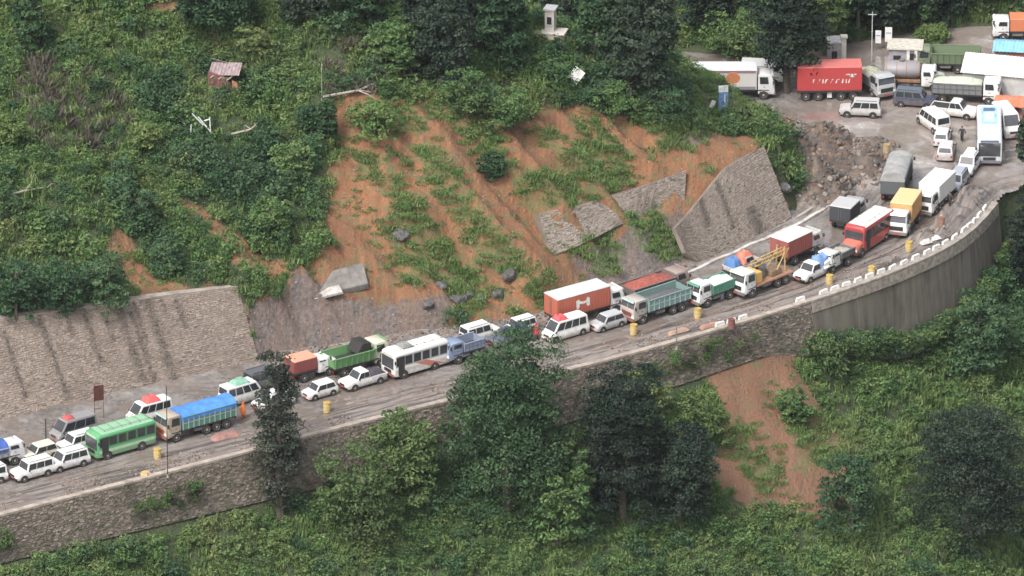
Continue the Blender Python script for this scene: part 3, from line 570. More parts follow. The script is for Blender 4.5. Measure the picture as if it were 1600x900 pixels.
# bare / grass / gravel-and-shade masks at the sample points, minus the road, walls and yard
def veg_points(n, box):
    x, y, z = sample(n, box); s, gr, gv, px, py, di, do, vi = masks(x, y, z)
    bx = np.interp(x, [q[0] for q in BACK], [q[1] for q in BACK]); onhill = di > 0
    hk = np.interp(vi, HW_X, HW_K); wl = np.interp(vi, [400, 405, 1080, 1085, 1240, 1246], [1, 0, 0, 1, 1, 0])
    ok = ((onhill & (di > hk * wl + .5 * wl + .3)) | (do > 1.9) | (y > bx + .8)) & (px > -160) & (px < 1760) & (py > -120) & (py < 1010)
    bw = inpoly(px, py, [(830, 335), (1070, 262), (1072, 296), (858, 376)])
    return [a[ok & ~bw] for a in (x, y, z, s, gr, gv, px, py, di, do, vi)]
x, y, z, s, gr, gv, px, py, di, do, vi = veg_points(62000, (-62, 66, -82, 112))
pat = fbm(x / 6 + 3, y / 6, 4); pat2 = fbm(x / 4 + 70, y / 4 + 11, 3); u = rng.random(len(x))
DARKZ = [[(0, 420), (120, 430), (205, 440), (205, 490), (0, 500)], [(170, 300), (215, 300), (300, 430), (260, 425), (190, 370)], [(280, 260), (500, 220), (495, 330), (440, 385), (370, 350)], [(740, 160), (800, 200), (790, 215), (720, 170)], [(640, 30), (720, 20), (700, 90), (650, 80)], [(870, 100), (1000, 130), (1100, 160), (1060, 190), (900, 160)], [(1450, 330), (1600, 300), (1600, 560), (1480, 600)], [(200, 150), (290, 155), (280, 190), (210, 180)]]
DRYZ = [[(30, 110), (170, 110), (200, 200), (130, 260), (30, 210)], [(500, 90), (640, 85), (640, 130), (520, 160)]]
GRZ = [[(1180, 530), (1440, 560), (1600, 640), (1600, 900), (1200, 900), (1330, 690)], [(950, 590), (1110, 580), (1140, 690), (1060, 720), (960, 650)], [(200, 110), (330, 110), (340, 160), (210, 150)]]
dk = np.any([inpoly(px + 30 * pat, py + 30 * pat2, P) for P in DARKZ], axis=0); dry = np.any([inpoly(px + 40 * pat, py + 40 * pat2, P) for P in DRYZ], axis=0); gz = np.any([inpoly(px + 30 * pat, py + 30 * pat2, P) for P in GRZ], axis=0)
green = np.clip(1 - s * 1.0 - gv * .9, 0, 1)
bare = (s > .5) | (gv > .5)
onbare = bare & (gr < .5)
var = np.full(len(x), -1); scl = np.ones(len(x))
m = ~bare
var = np.where(m, np.select([dk & (u < .55), dry & (u < .45), gz & (u < .75), (pat > .22) & (u < .5), u < .18, u < .34, u < .44, u < .50, u < .80], [2, 6, np.where(u < .55, 4, 0), 3, 0, 1, 3, 2, 4], 5), var)
scl = np.where(m, rng.uniform(.55, 1.25, len(x)) * np.where(dk, 1.15, 1) * np.where(pat2 > .2, 1.3, 1), scl)
thin = m & (u > .97)
gs = bare & (gr > .5); var = np.where(gs & (rng.random(len(x)) < .95), np.where(u < .86, 9, np.where(u < .93, 5, np.where(u < .98, 7, 3))), var); scl = np.where(gs, rng.uniform(.5, 1.0, len(x)), scl)
stv_ = fbm((x * .57 + y * .82) / 1.5 + .15 * (x * .82 - y * .57) / 6, (x * .82 - y * .57) / 15 + 3, 3)
sp_ = onbare & (rng.random(len(x)) < np.where(gv > .5, .015, .05 + .55 * sstep(.04, .2, stv_ + .4 * pat)) * np.where(vi < 1262, 1, .4)); var = np.where(sp_, np.where(u < .55, 9, np.where(u < .9, 7, 5)), var); scl = np.where(sp_, rng.uniform(.3, .65, len(x)), scl)
# vegetation overhanging the scar's upper rim is denser and larger
crest = (px > 1062) & (px < 1185) & (py < 182) & (di > 0); scl = np.where(crest, scl * .5, scl); var = np.where(crest & (var == 2), 4, var)
kp = (var >= 0) & ~((var != 4) & (var != 5) & (var != 9) & (rng.random(len(x)) < .28))
rot = np.stack([rng.normal(0, .15, len(x)), rng.normal(0, .15, len(x)), rng.uniform(0, 6.28, len(x))], 1)
P3 = np.stack([x, y, z - .08], 1)
up_ = kp & (do < 0); lo_ = kp & (do >= 0)
scatter('undergrowth', 'dense green scrub and grass covering the hillside above the road', 'undergrowth', P3[up_], scl[up_], rot[up_], var[up_])
scatter('undergrowth', 'lush grass and scrub on the slope falling away below the road', 'undergrowth', P3[lo_], scl[lo_], rot[lo_], var[lo_])
# rubble: loose stones
def stone_proto(name, seed, m):
    bm = bmesh.new(); bmesh.ops.create_icosphere(bm, subdivisions=1, radius=.5); rs = np.random.default_rng(seed)
    for v in bm.verts: v.co *= rs.uniform(.65, 1.15); v.co.z *= .7
    me = bpy.data.meshes.new(name); bm.to_mesh(me); bm.free(); me.materials.append(m); return me
SP = [stone_proto('stone_a', 1, plain((.105, .092, .084), .9, .5, 2)), stone_proto('stone_b', 2, plain((.22, .195, .17), .9, .4, 2)), stone_proto('stone_c', 3, plain((.19, .125, .085), .9, .4, 2))]
x, y, z = sample(30000, (-40, 50, -40, 60)); s, gr, gv, px, py, di, do, vi = masks(x, y, z); keepm = (di > .2) & ((gv > .5) & (rng.random(len(x)) < .55) | (s > .5) & (gr < .5) & (rng.random(len(x)) < .2)) & (vi < 1262)
keepm &= ~((vi > 1083) & (vi < 1244) & (di < 4.6))
q = keepm; n = q.sum(); scatter('talus_stones', 'loose grey stones and clods strewn over the talus and bare soil', 'rubble', np.stack([x, y, z], 1)[q], rng.uniform(.25, .62, n) ** 2, rng.uniform(0, 6.28, (n, 3)), np.where(gv[q] > .5, rng.integers(0, 2, n), rng.integers(0, 3, n)), SP)
n = 4200; hx, hy = rng.uniform(22, 42, n), rng.uniform(14, 48, n); hz = np.array([qz(a, b) for a, b in zip(hx, hy)]); hh = heap(hx, hy) > .12; n = hh.sum()
scatter('heap_rubble', 'broken rock and mud clods heaped between the wing wall and the yard', 'rubble', np.stack([hx, hy, hz], 1)[hh], rng.uniform(.3, .95, n) ** 2.4, rng.uniform(0, 6.28, (n, 3)), rng.choice([0, 0, 0, 1, 2], n), SP)
n = 2600; uu = rng.uniform(-100, 1540, n); tt = np.abs(rng.normal(0, 1.4, n)) + .5; pp = [outer_pt(a, -b, 0) for a, b in zip(uu, tt)]; cl = fbm(uu / 40, tt * 0, 3) > .02
pts = np.array([(p.x, p.y, qz(p.x, p.y)) for p in pp])[cl]; n = len(pts)
scatter('roadside_clods', 'clods and stones churned up along the outer road edge', 'rubble', pts, rng.uniform(.08, .38, n), rng.uniform(0, 6.28, (n, 3)), rng.integers(0, 3, n), SP)
n = 900; uu = rng.uniform(410, 1080, n); tt = np.abs(rng.normal(0, .9, n)); pp = [inner_pt(a, -b, 0) for a, b in zip(uu, tt)]; pts = np.array([(p.x, p.y, qz(p.x, p.y)) for p in pp])
scatter('fallen_stones', 'stones rolled down to the inner road edge below the slide', 'rubble', pts, rng.uniform(.1, .5, n), rng.uniform(0, 6.28, (n, 3)), rng.integers(0, 3, n), SP)
# ---- trees and single bushes ----
def tree(px, by, ty, wpx, m, label, seed, cat='tree', clumps=120, per=84, leaf=.36, shape='dome', flat=1, name='tree', trunk_frac=.30, group=None, dpt=1.0, bark=None, base=None):
    b = base or hit(px, by); sc = 15.5 * (1 - (b.y * CT - b.z * ST) / DIST); h = max(2.0, (by - ty) / (sc * CT)); wr = wpx / sc / 2; rs = np.random.default_rng(seed)
    r = empty(name, b, float(rs.uniform(0, 6.28)) if abs(dpt - 1) < .01 else 0, label, cat, group)
    ch = h * (1 - trunk_frac * .6); rad = (wr * .80, wr * .80 * dpt, ch / 2 * .98); zc = h - ch / 2
    C, O, T = crown_pts(rs, int(clumps * 1.7), rad, per, max(.35, wr * .25), flat, shape); C[:, 2] += zc
    v, f = leaves(C, O, leaf, rs); me = tone_mesh('crown', v, f, np.repeat(T, 4), m); link('crown', me, None, r)
    mb = MB(); tr = max(.10, h * .022); bend = rs.normal(0, .03 * h, 2)
    tp = [(0, 0, -1.0), (bend[0] * .2, bend[1] * .2, h * .25), (bend[0] * .6, bend[1] * .6, h * .55), (bend[0], bend[1], h * .86)]; mb.tube(tp, [tr * 1.3, tr, tr * .7, tr * .2], 8)
    for k in range(7):
        a = k * 2.4 + rs.random(); z0 = h * rs.uniform(.3, .7); l_ = wr * rs.uniform(.5, .85); f0 = z0 / h; p0 = (bend[0] * f0, bend[1] * f0, z0); mb.tube([p0, (p0[0] + math.cos(a) * l_ * .5, p0[1] + math.sin(a) * l_ * .5, z0 + l_ * .35), (p0[0] + math.cos(a) * l_, p0[1] + math.sin(a) * l_, z0 + l_ * .6)], [tr * .5, tr * .32, tr * .1], 6)
    mb.build('trunk', bark or BARK, r, smooth=True); return r
def low(px, by, back=0): return hit(px, by)
tree(793, 800, 526, 192, LF_TREE, 'large round dark tree in front of the road wall at the picture centre', 31, clumps=210, per=110, leaf=.34, trunk_frac=.12)
tree(972, 810, 580, 136, LF_TREE2, 'blackish rounded tree to the right of the large central tree', 32, clumps=160, per=105, leaf=.33, trunk_frac=.02)
tree(1062, 820, 652, 115, LF_TREE2, 'shorter blackish tree leaning against the blackish rounded one', 33, clumps=110, per=105, leaf=.33, trunk_frac=.02)
tree(437, 806, 553, 108, LF_GREY, 'tall slender sparse tree standing before the jeeps and the road edge', 34, clumps=115, per=70, leaf=.30, shape='tall', trunk_frac=.0)
tree(1512, 850, 622, 195, LF_TREE2, 'broad dark bushy tree at the lower right with pale tips', 35, clumps=170, per=100, leaf=.32, trunk_frac=.08)
tree(1330, 830, 690, 100, LF_DARK, 'small bush tree beside the red lower scar', 36, clumps=80, per=50, leaf=.34, trunk_frac=.08)
tree(640, 790, 655, 120, LF_OLIVE, 'olive green bushy tree left of the large central tree', 37, clumps=110, per=55, leaf=.38, trunk_frac=.08)
tree(560, 850, 705, 130, LF_OLIVE, 'low olive shrub tree below the road wall', 38, clumps=90, per=50, leaf=.36, trunk_frac=.08)
tree(870, 860, 735, 100, LF_SHRUB, 'yellowish shrub tree in front of the large central tree', 39, clumps=90, per=50, leaf=.36, trunk_frac=.08)
tree(905, 840, 690, 56, LF_SHRUB, 'narrow olive tree squeezed between the central and the blackish tree', 55, clumps=60, per=45, leaf=.34, trunk_frac=.1)
tree(1602, 470, 310, 70, LF_TREE2, 'dark tree at the right edge beyond the concrete bend', 40, clumps=100, per=50, leaf=.4)
tree(1528, 585, 468, 90, LF_DARK, 'mid green tree growing against the foot of the concrete bend', 41, clumps=100, per=50, leaf=.38, trunk_frac=.08)
tree(1602, 275, 178, 40, LF_TREE2, 'dark leafy tree at the right edge of the yard beside the blue coach', 42, clumps=50, per=45, leaf=.36)
# trees on the spur crest and the wooded slope behind it
tree(1012, 150, -55, 112, LF_TREE2, 'tall black green tree on the crest left of the white lorry', 43, clumps=170, per=55, leaf=.46, trunk_frac=.1)
tree(1230, 146, -60, 122, LF_TREE2, 'tall dark tree overhanging the red container', 44, clumps=140, per=75, leaf=.38, trunk_frac=.26)
tree(1288, 88, -40, 90, LF_OLIVE, 'paler leafy tree just right of the dark overhanging tree', 45, clumps=90, per=50, leaf=.42, trunk_frac=.2)
tree(1165, 95, 28, 110, LF_SHRUB, 'rounded pale green bush mound behind the white lorry', 46, 'bush', clumps=90, per=50, leaf=.36, trunk_frac=.05, name='bush')
tree(950, 95, -45, 110, LF_TREE, 'dark tree right of the white house', 47, clumps=130, per=55, leaf=.44, trunk_frac=.1)
tree(780, 105, -50, 100, LF_TREE, 'dark tree left of the white house', 48, clumps=120, per=55, leaf=.44, trunk_frac=.1)
tree(690, 130, 10, 100, LF_TREE2, 'dark rounded tree standing above the scar rim, left of the turquoise post', 49, clumps=110, per=50, leaf=.42, trunk_frac=.1)
tree(615, 120, 30, 90, LF_SHRUB, 'lighter green tree above the dead branches', 50, clumps=90, per=50, leaf=.4, trunk_frac=.1)
tree(40, 90, -30, 70, LF_TREE, 'dark slim tree in the upper left corner', 51, clumps=70, per=50, leaf=.4, shape='tall')
tree(340, 60, -40, 130, LF_TREE, 'dark tree clump above the collapsed hut', 52, clumps=110, per=50, leaf=.42)
tree(985, 110, -60, 90, LF_TREE, 'tall dark tree behind the white square board', 53, clumps=100, per=55, leaf=.44)
BACKL = ['behind the utility pole at the back of the yard', 'just behind the two white signboards', 'behind the grey walled hut', 'high between the hut pillar and the utility pole', 'above the bright green roadside bush', 'left of the pale green bush mound', 'above the pale green bush mound', 'directly behind the white house', 'between the turquoise post and the white house', 'highest above the two white signboards', 'upslope of the white and orange lorry', 'left of the turquoise post', 'above the pale fallen trunk', 'above the yellowish shrub, upper left of the slide', 'upslope of the utility pole']
for i, (bx_, by_, ty_, w_) in enumerate([(1340, 62, -60, 80), (1390, 58, -50, 70), (1440, 50, -60, 80), (1320, 40, -70, 80), (1490, 25, -60, 70), (1110, 70, -60, 90), (1190, 60, -60, 80), (880, 30, -60, 80), (740, 80, -60, 80), (1415, 30, -80, 90), (1540, -5, -80, 90), (660, 60, -50, 80), (560, 50, -50, 80), (480, 40, -60, 90), (1365, 20, -80, 90)]):
    tree(bx_, by_, ty_, w_, LF_TREE2 if i % 3 else LF_TREE, 'dark tree at the top, ' + BACKL[i], 60 + i, clumps=75, per=48, leaf=.46, group='trees of the wooded slope behind', trunk_frac=.12)
for i, (bx_, by_, ty_, w_, m_, lb) in enumerate([
    (770, 285, 245, 48, LF_DARK, 'lone dark bush on the open slide above the broken wall'), (512, 222, 160, 34, LF_DARK, 'dark bush perched on the left rim of the slide'), (480, 205, 165, 40, LF_DARK, 'dark bush just left of the slide rim bush'), (262, 428, 370, 60, LF_DARK, 'dark shrub at the lower end of the strip between two small scars'), (215, 365, 300, 60, LF_DARK, 'dark shrub at the upper end of the strip between two small scars'),
    (455, 300, 225, 70, LF_SHRUB, 'big leafy shrub left of the bare slide'), (420, 375, 310, 80, LF_SHRUB, 'rounded dark shrub overhanging the small red scar'), (170, 490, 395, 75, LF_DARK, 'dark bush hanging over the right of the wall top'), (100, 500, 405, 80, LF_DARK, 'dark bush in the middle of the wall top'), (25, 510, 400, 80, LF_DARK, 'dark bush at the left end of the wall top'), (400, 85, 50, 60, LF_LIGHT, 'yellowish shrub right above the collapsed hut'),
    (230, 235, 195, 60, LF_LIGHT, 'pale flowering shrub beside the white poles'), (790, 205, 140, 80, LF_SHRUB, 'green bush drooping over the top rim of the slide'), (730, 185, 120, 80, LF_SHRUB, 'leafy bush on the rim left of the drooping bush'), (960, 190, 125, 90, LF_SHRUB, 'leafy bush below the white square board'), (1040, 190, 130, 80, LF_DARK, 'dark bush on the spur above the wing wall'), (1068, 150, 128, 34, LF_DARK, 'dark bush hiding the tail of the white lorry'), (1460, 65, 40, 60, LF_LIGHT, 'bright green bush at the roadside above the green tipper'), (1160, 205, 165, 36, LF_OLIVE, 'small bush on the tip of the spur by the yard'),
    (15, 235, 180, 70, LF_LIGHT, 'light green shrub at the left edge halfway up'), (585, 215, 155, 80, LF_GRASS, 'grassy clump below the fallen pale trunk'), (880, 130, 90, 70, LF_SHRUB, 'rounded shrub left of the white square board'), (1010, 470, 0, 0, None, None), (1240, 660, 610, 60, LF_SHRUB, 'green shrub in the middle of the lower red scar'), (1100, 700, 620, 90, LF_LIGHT, 'light green shrub left of the lower red scar'), (1010, 650, 590, 90, LF_LIGHT, 'light green shrub behind the blackish trees'), (1290, 590, 530, 90, LF_SHRUB, 'leafy shrub under the left end of the concrete wall')]):
    if m_ is None: continue
    tree(bx_, by_, ty_, w_, m_, lb, 100 + i, 'bush', clumps=52, per=42, leaf=.30, name='bush', trunk_frac=.04, dpt=.9)
# fallen pale trunks and dead branches
def trunk(pts, r, label, name='fallen_trunk', br=4, seed=1):
    ps = [hit(*q) + Vector((0, -.3, .45 + .25 * (i % 2))) for i, q in enumerate(pts)]; rs = np.random.default_rng(seed); mb = MB().tube(ps, [r * (1 - .6 * i / (len(ps) - 1)) for i in range(len(ps))], 8)
    for k in range(br):
        a = ps[min(len(ps) - 1, 1 + k % (len(ps) - 1))]; d = Vector(rs.normal(0, 1, 3)); d.z = abs(d.z) * .35; d *= .65; mb.tube([a, a + d * .8, a + d * 1.3 + Vector(rs.normal(0, .3, 3))], [r * .45, r * .3, r * .12], 6)
    o = mb.build(name, PALEBARK, smooth=True); return tag(o, label, 'fallen tree')
trunk([(505, 158), (560, 150), (590, 136), (612, 124)], .16, 'long pale fallen trunk lying along the top of the scar', br=5, seed=3)
trunk([(612, 130), (630, 112), (646, 104)], .12, 'short pale dead branches at the right end of the fallen trunk', br=7, seed=4)
trunk([(362, 218), (392, 212), (402, 198)], .12, 'pale crooked branch lying in grass right of the white poles', br=3, seed=5)
trunk([(0, 315), (40, 308), (75, 297)], .12, 'thin pale trunk lying in scrub at the left edge', br=2, seed=6)
trunk([(318, 430), (330, 420), (340, 418)], .10, 'short pale stick above the left retaining wall', br=2, seed=7)
trunk([(505, 135), (535, 143), (570, 120)], .13, 'dark heap of uprooted dead branches above the scar', br=14, seed=8).data.materials[0] = LF_DRY

# creepers and weeds rooted in the joints of the outer wall and along its foot
n = 520; uu = rng.uniform(-150, 1262, n); ff = rng.random(n) ** 1.6; pts = np.array([tuple(outer_pt(a, .75 + .75 * (1 - b), -wallh(a) * (1 - b) + .1)) for a, b in zip(uu, 1 - ff)]); pts[:, 2] = np.array([-wallh(a) * (.25 + .75 * f_) for a, f_ in zip(uu, 1 - ff * .9)]); cl = fbm(uu / 60, uu * 0 + 4, 3) > -.08
n = cl.sum(); scatter('wall_creepers', 'weeds and creepers hanging on the rubble wall below the road edge', 'creepers', pts[cl], rng.uniform(.3, .85, n), np.stack([rng.normal(.5, .3, n), rng.normal(0, .3, n), rng.uniform(0, 6.28, n)], 1), rng.choice([0, 4, 5, 7, 8, 6], n))
n = 260; uu = rng.uniform(1262, 1545, n); pts = np.array([tuple(outer_pt(a, 1.5 + 1.2 * rng.random(), -wallh(a) + rng.uniform(-.4, .9))) for a in uu])
scatter('wall_foot_scrub', 'scrub crowding the foot of the curved concrete wall', 'scrub', pts, rng.uniform(.5, 1.1, n), np.stack([rng.normal(0, .2, n), rng.normal(0, .2, n), rng.uniform(0, 6.28, n)], 1), rng.choice([0, 1, 2, 4], n))
# =====================================================================================================
# VEHICLES
# =====================================================================================================
MIDX = [v for v in np.arange(-300, 1541, 20.)]
def lane_yaw(px, py):
    p = at(px, py); _, vo, _ = near(np.array([p.x]), np.array([p.y]), OUTER, OUTER_V); v = float(vo[0]); a, b = outer_pt(v - 25, 0, 0), outer_pt(v + 25, 0, 0); return math.degrees(math.atan2(b.y - a.y, b.x - a.x))
def spot(x0, x1, yb, L, W, yaw, rel=False):            # vehicle ground centre from where its tyres meet the road in the photo
    cx = (x0 + x1) / 2
    if rel: yaw = lane_yaw(cx, yb - 15) + yaw
    a = R(yaw); cy = yb - (L / 2 * abs(math.sin(a)) + W / 2 * abs(math.cos(a))) * PXM * ST
    p = at(cx, cy); p.z = qz(p.x, p.y) if True else 0
    return Vector((p.x, p.y, max(.0, min(p.z, .35)))), a
_wh = {}
def wheel(parent, x, y, r, w, side, dual=False):
    k = (round(r, 3), round(w, 3))
    if k not in _wh:
        t = MB(); n = 20
        t.loft([[(math.cos(6.2832 * i / n) * rr, yy, math.sin(6.2832 * i / n) * rr) for i in range(n)] for yy, rr in ((-w / 2, r * .6), (-w / 2, r * .93), (-w / 2 + .03, r), (w / 2 - .03, r), (w / 2, r * .93), (w / 2, r * .6))]); tm = t.mesh('tyre', smooth=True); tm.materials.append(RUB)
        q = MB().loft([[(math.cos(6.2832 * i / n) * rr, yy, math.sin(6.2832 * i / n) * rr) for i in range(n)] for yy, rr in ((-w / 2 + .01, r * .62), (w / 2 + .012, r * .60), (w / 2 - .05, r * .40), (w / 2 + .02, r * .22), (w / 2 + .03, r * .12))]); rm = q.mesh('rim', smooth=True); rm.materials.append(RIM); _wh[k] = (tm, rm)
    o = link('wheel', _wh[k][0], None, parent); o.location = (x, y, r); o.rotation_euler = (0, 0, 0 if side > 0 else math.pi); c = link('rim', _wh[k][1], None, o); return o
def glass_row(root, a, b, c, d, n, u0=.04, u1=.96, v0=.12, v1=.88, gap=.025, name='side_window', m=None):
    for i in range(n):
        w_ = (u1 - u0 + gap) / n; MB().panel(a, b, c, d, u0 + i * w_, u0 + i * w_ + w_ - gap, v0, v1).build(name, m or GLASS, root)
def lights(root, xf, y, z, r=.1, name='headlight', m=None, rect=None):
    for s in (-1, 1):
        w_, h_ = rect or (r * 1.2, r); MB().box(xf - .06, xf + .02, s * y - w_, s * y + w_, z - h_, z + h_, .01, 0, .01).build(name, m or LAMP, root)
def mirrors(root, x, y, z, s=.12):
    for sd in (-1, 1): MB().box(x - .05, x + .05, sd * y - (.0 if sd > 0 else .2), sd * y + (.2 if sd > 0 else .0), z, z + s * 1.6).build('mirror', DARK, root, bevel=.02)
CAR = dict(hatch=dict(hood=.24, ws=.13, deck=.02, rr=.10, belt=.60, hd=.57), sedan=dict(hood=.26, ws=.13, deck=.13, rr=.12, belt=.60, hd=.57), suv=dict(hood=.25, ws=.10, deck=.01, rr=.05, belt=.58, hd=.56), jeep=dict(hood=.28, ws=.06, deck=.0, rr=.02, belt=.58, hd=.56),
           van=dict(hood=.085, ws=.15, deck=.0, rr=.035, belt=.52, hd=.47), pickup=dict(hood=.26, ws=.11, deck=.40, rr=.04, belt=.60, hd=.57))
def car(label, cat, bbox, yaw, style, col, L=4.2, W=1.72, H=1.55, rel=True, group=None, dark=None, nwin=None, name=None):
    loc, a = spot(*bbox, L, W, yaw, rel); rt = empty(name or {'van': 'minibus', 'pickup': 'pickup_truck', 'suv': 'sport_utility_car', 'jeep': 'jeep'}.get(style, 'parked_car'), loc, a, label, cat, group)
    S = CAR[style]; pm = paint(col); h = L / 2; w_ = W / 2; gz = .20 if style not in ('suv', 'jeep', 'pickup') else .30; zb, zh = S['belt'] * H, S['hd'] * H; r = .31 if H < 1.65 else .35
    xc = h - S['hood'] * L; xd = -h + S['deck'] * L
    st = [(h, .80, gz + .12, zh * .80), (h - .10, .93, gz, zh * .92), (h - .35, 1, gz, zh * .97), (xc, 1, gz, zb), (xd, 1, gz, zb if S['deck'] < .2 else zh * .98), (-h + .12, .97, gz, (zb if S['deck'] < .2 else zh * .98) * .98), (-h, .86, gz + .14, (zb if S['deck'] < .2 else zh * .97) * .94)]
    rings = []
    for x, f, z0, z1 in st:
        y = w_ * f; zm = z0 + (z1 - z0) * .62; rings.append([(x, -y * .93, z0), (x, -y, z0 + .10), (x, -y, zm), (x, -y * .93, z1 - .03), (x, -y * .80, z1), (x, y * .80, z1), (x, y * .93, z1 - .03), (x, y, zm), (x, y, z0 + .10), (x, y * .93, z0)])
    MB().loft(rings).build('body', pm, rt, smooth=True)
    xt, xr = xc - S['ws'] * L, xd + S['rr'] * L; yb, yt = w_ * .93, w_ * (.80 if style != 'van' else .86); z0, z1 = zb - .04, H
    B = [(xc, -yb, z0), (xc, yb, z0), (xd + .03, yb, z0), (xd + .03, -yb, z0)]; T = [(xt, -yt, z1), (xt, yt, z1), (xr, yt, z1), (xr, -yt, z1)]
    MB().hexa([B[3], B[0], B[1], B[2]], [T[3], T[0], T[1], T[2]]).build('cabin', pm if not dark else paint(dark), rt, bevel=.06)
    MB().panel(B[0], B[1], T[1], T[0], .07, .93, .10, .90).build('windscreen', WSCR, rt)
    MB().panel(B[2], B[3], T[3], T[2], .09, .91, .22, .86).build('rear_window', GLASS, rt)
    n = nwin or {'hatch': 2, 'sedan': 2, 'suv': 3, 'jeep': 3, 'van': 4, 'pickup': 2}[style]
    for (p, q, s, t) in ((B[3], B[0], T[0], T[3]), (B[1], B[2], T[2], T[1])): glass_row(rt, p, q, s, t, n, .05, .93, .14, .84)
    for sx in (1, -1):
        x = sx * (h - L * (.19 if style != 'van' else .17 if sx < 0 else .13))
        for sy in (-1, 1):
            k = MB(); n_ = 16; k.loft([[(x + math.cos(6.2832 * i / n_) * (r + .07), sy * yy, r + math.sin(6.2832 * i / n_) * (r + .07)) for i in range(n_)] for yy in (w_ - .2, w_ + .006)]).build('wheel_arch', DARK, rt)
            wheel(rt, x, sy * (w_ - .085), r, .2, sy)
    lights(rt, h - .05, w_ * .70, zh * .72, .09, rect=(.16, .09)); lights(rt, -h + .05, w_ * .80, zh * .78, .09, 'tail_light', TAIL, (.08, .13))
    MB().box(h - .02, h + .03, -w_ * .42, w_ * .42, zh * .60, zh * .80).build('grille', DARK, rt)
    MB().box(h - .16, h + .05, -w_ * .92, w_ * .92, gz + .04, gz + .24).build('bumper', DARK if style in ('jeep', 'pickup', 'suv') else pm, rt, bevel=.04); MB().box(-h - .05, -h + .16, -w_ * .92, w_ * .92, gz + .06, gz + .26).build('bumper', DARK if style in ('jeep', 'pickup') else pm, rt, bevel=.04)
    MB().box(h + .04, h + .062, -.24, .24, gz + .12, gz + .24).build('number_plate', plain((.45, .06, .05), .5), rt)
    mirrors(rt, xc - .18, w_ * .95, zb, .10)
    if style == 'pickup':
        bw = .05; b0, b1 = -h + .02, xd - .06; m = MB(); zt = zh * 1.06
        m.box(b0, b1, w_ * .93, w_ * .99, zh * .9, zt).box(b0, b1, -w_ * .99, -w_ * .93, zh * .9, zt).box(b0 - .02, b0 + .05, -w_ * .93, w_ * .93, zh * .9, zt).build('cargo_bed', pm, rt)
        MB().box(b0 + .05, b1, -w_ * .92, w_ * .92, zh * .93, zh * .985).build('bed_floor', DARK, rt)
    if style in ('suv', 'jeep'):
        for sy in (-1, 1): MB().tube([(xt - .2, sy * yt * .86, H + .06), (xr + .2, sy * yt * .86, H + .06)], .025, 6).build('roof_rail', DARK, rt)
    if style == 'jeep': o = wheel(rt, -h - .10, 0, .33, .2, 1); o.location = (-h - .12, .25, zb * .75); o.rotation_euler = (0, 0, R(90)); o.name = 'spare_wheel'
    rt['_d'] = 0; del rt['_d']
    return rt
def bundle(root_or_loc, x0, x1, y0, y1, z, h, col, label=None, name='tarp_bundle', parent=None, seed=0, cat='luggage'):
    """soft lumpy load under a sheet; z = what it lies on"""
    rs = np.random.default_rng(seed); nx_, ny_ = 9, 7; rings = []
    bm = MB(); V = []; F = []
    for i in range(nx_):
        for k in range(ny_):
            u, v = i / (nx_ - 1), k / (ny_ - 1); e = min(1, 4.2 * min(u, 1 - u)) ** .5 * min(1, 4.2 * min(v, 1 - v)) ** .5
            V.append((x0 + (x1 - x0) * u + rs.normal(0, .02), y0 + (y1 - y0) * v + rs.normal(0, .02), z + h * e * rs.uniform(.72, 1.1)))
    F = [(i * ny_ + k, (i + 1) * ny_ + k, (i + 1) * ny_ + k + 1, i * ny_ + k + 1) for i in range(nx_ - 1) for k in range(ny_ - 1)]
    n0 = len(V); V += [(x0, y0, z), (x1, y0, z), (x1, y1, z), (x0, y1, z)]; F += [(n0 + 3, n0 + 2, n0 + 1, n0)]
    bm.v, bm.f = V, F
    return bm.build(name, plain(desat(col), .75, .3, 1.5, .2), parent, smooth=True)
def load_on(rt, x0, x1, y0, y1, z, h, col, label, name='tarp_bundle', seed=0, cat='bundle'):      # a load resting on a vehicle is a thing of its own
    o = bundle(None, x0, x1, y0, y1, 0, h, col, name=name, seed=seed); o.location = rt.location + Matrix.Rotation(rt.rotation_euler.z, 3, 'Z') @ Vector((0, 0, z)); o.rotation_euler = rt.rotation_euler; return tag(o, label, cat)
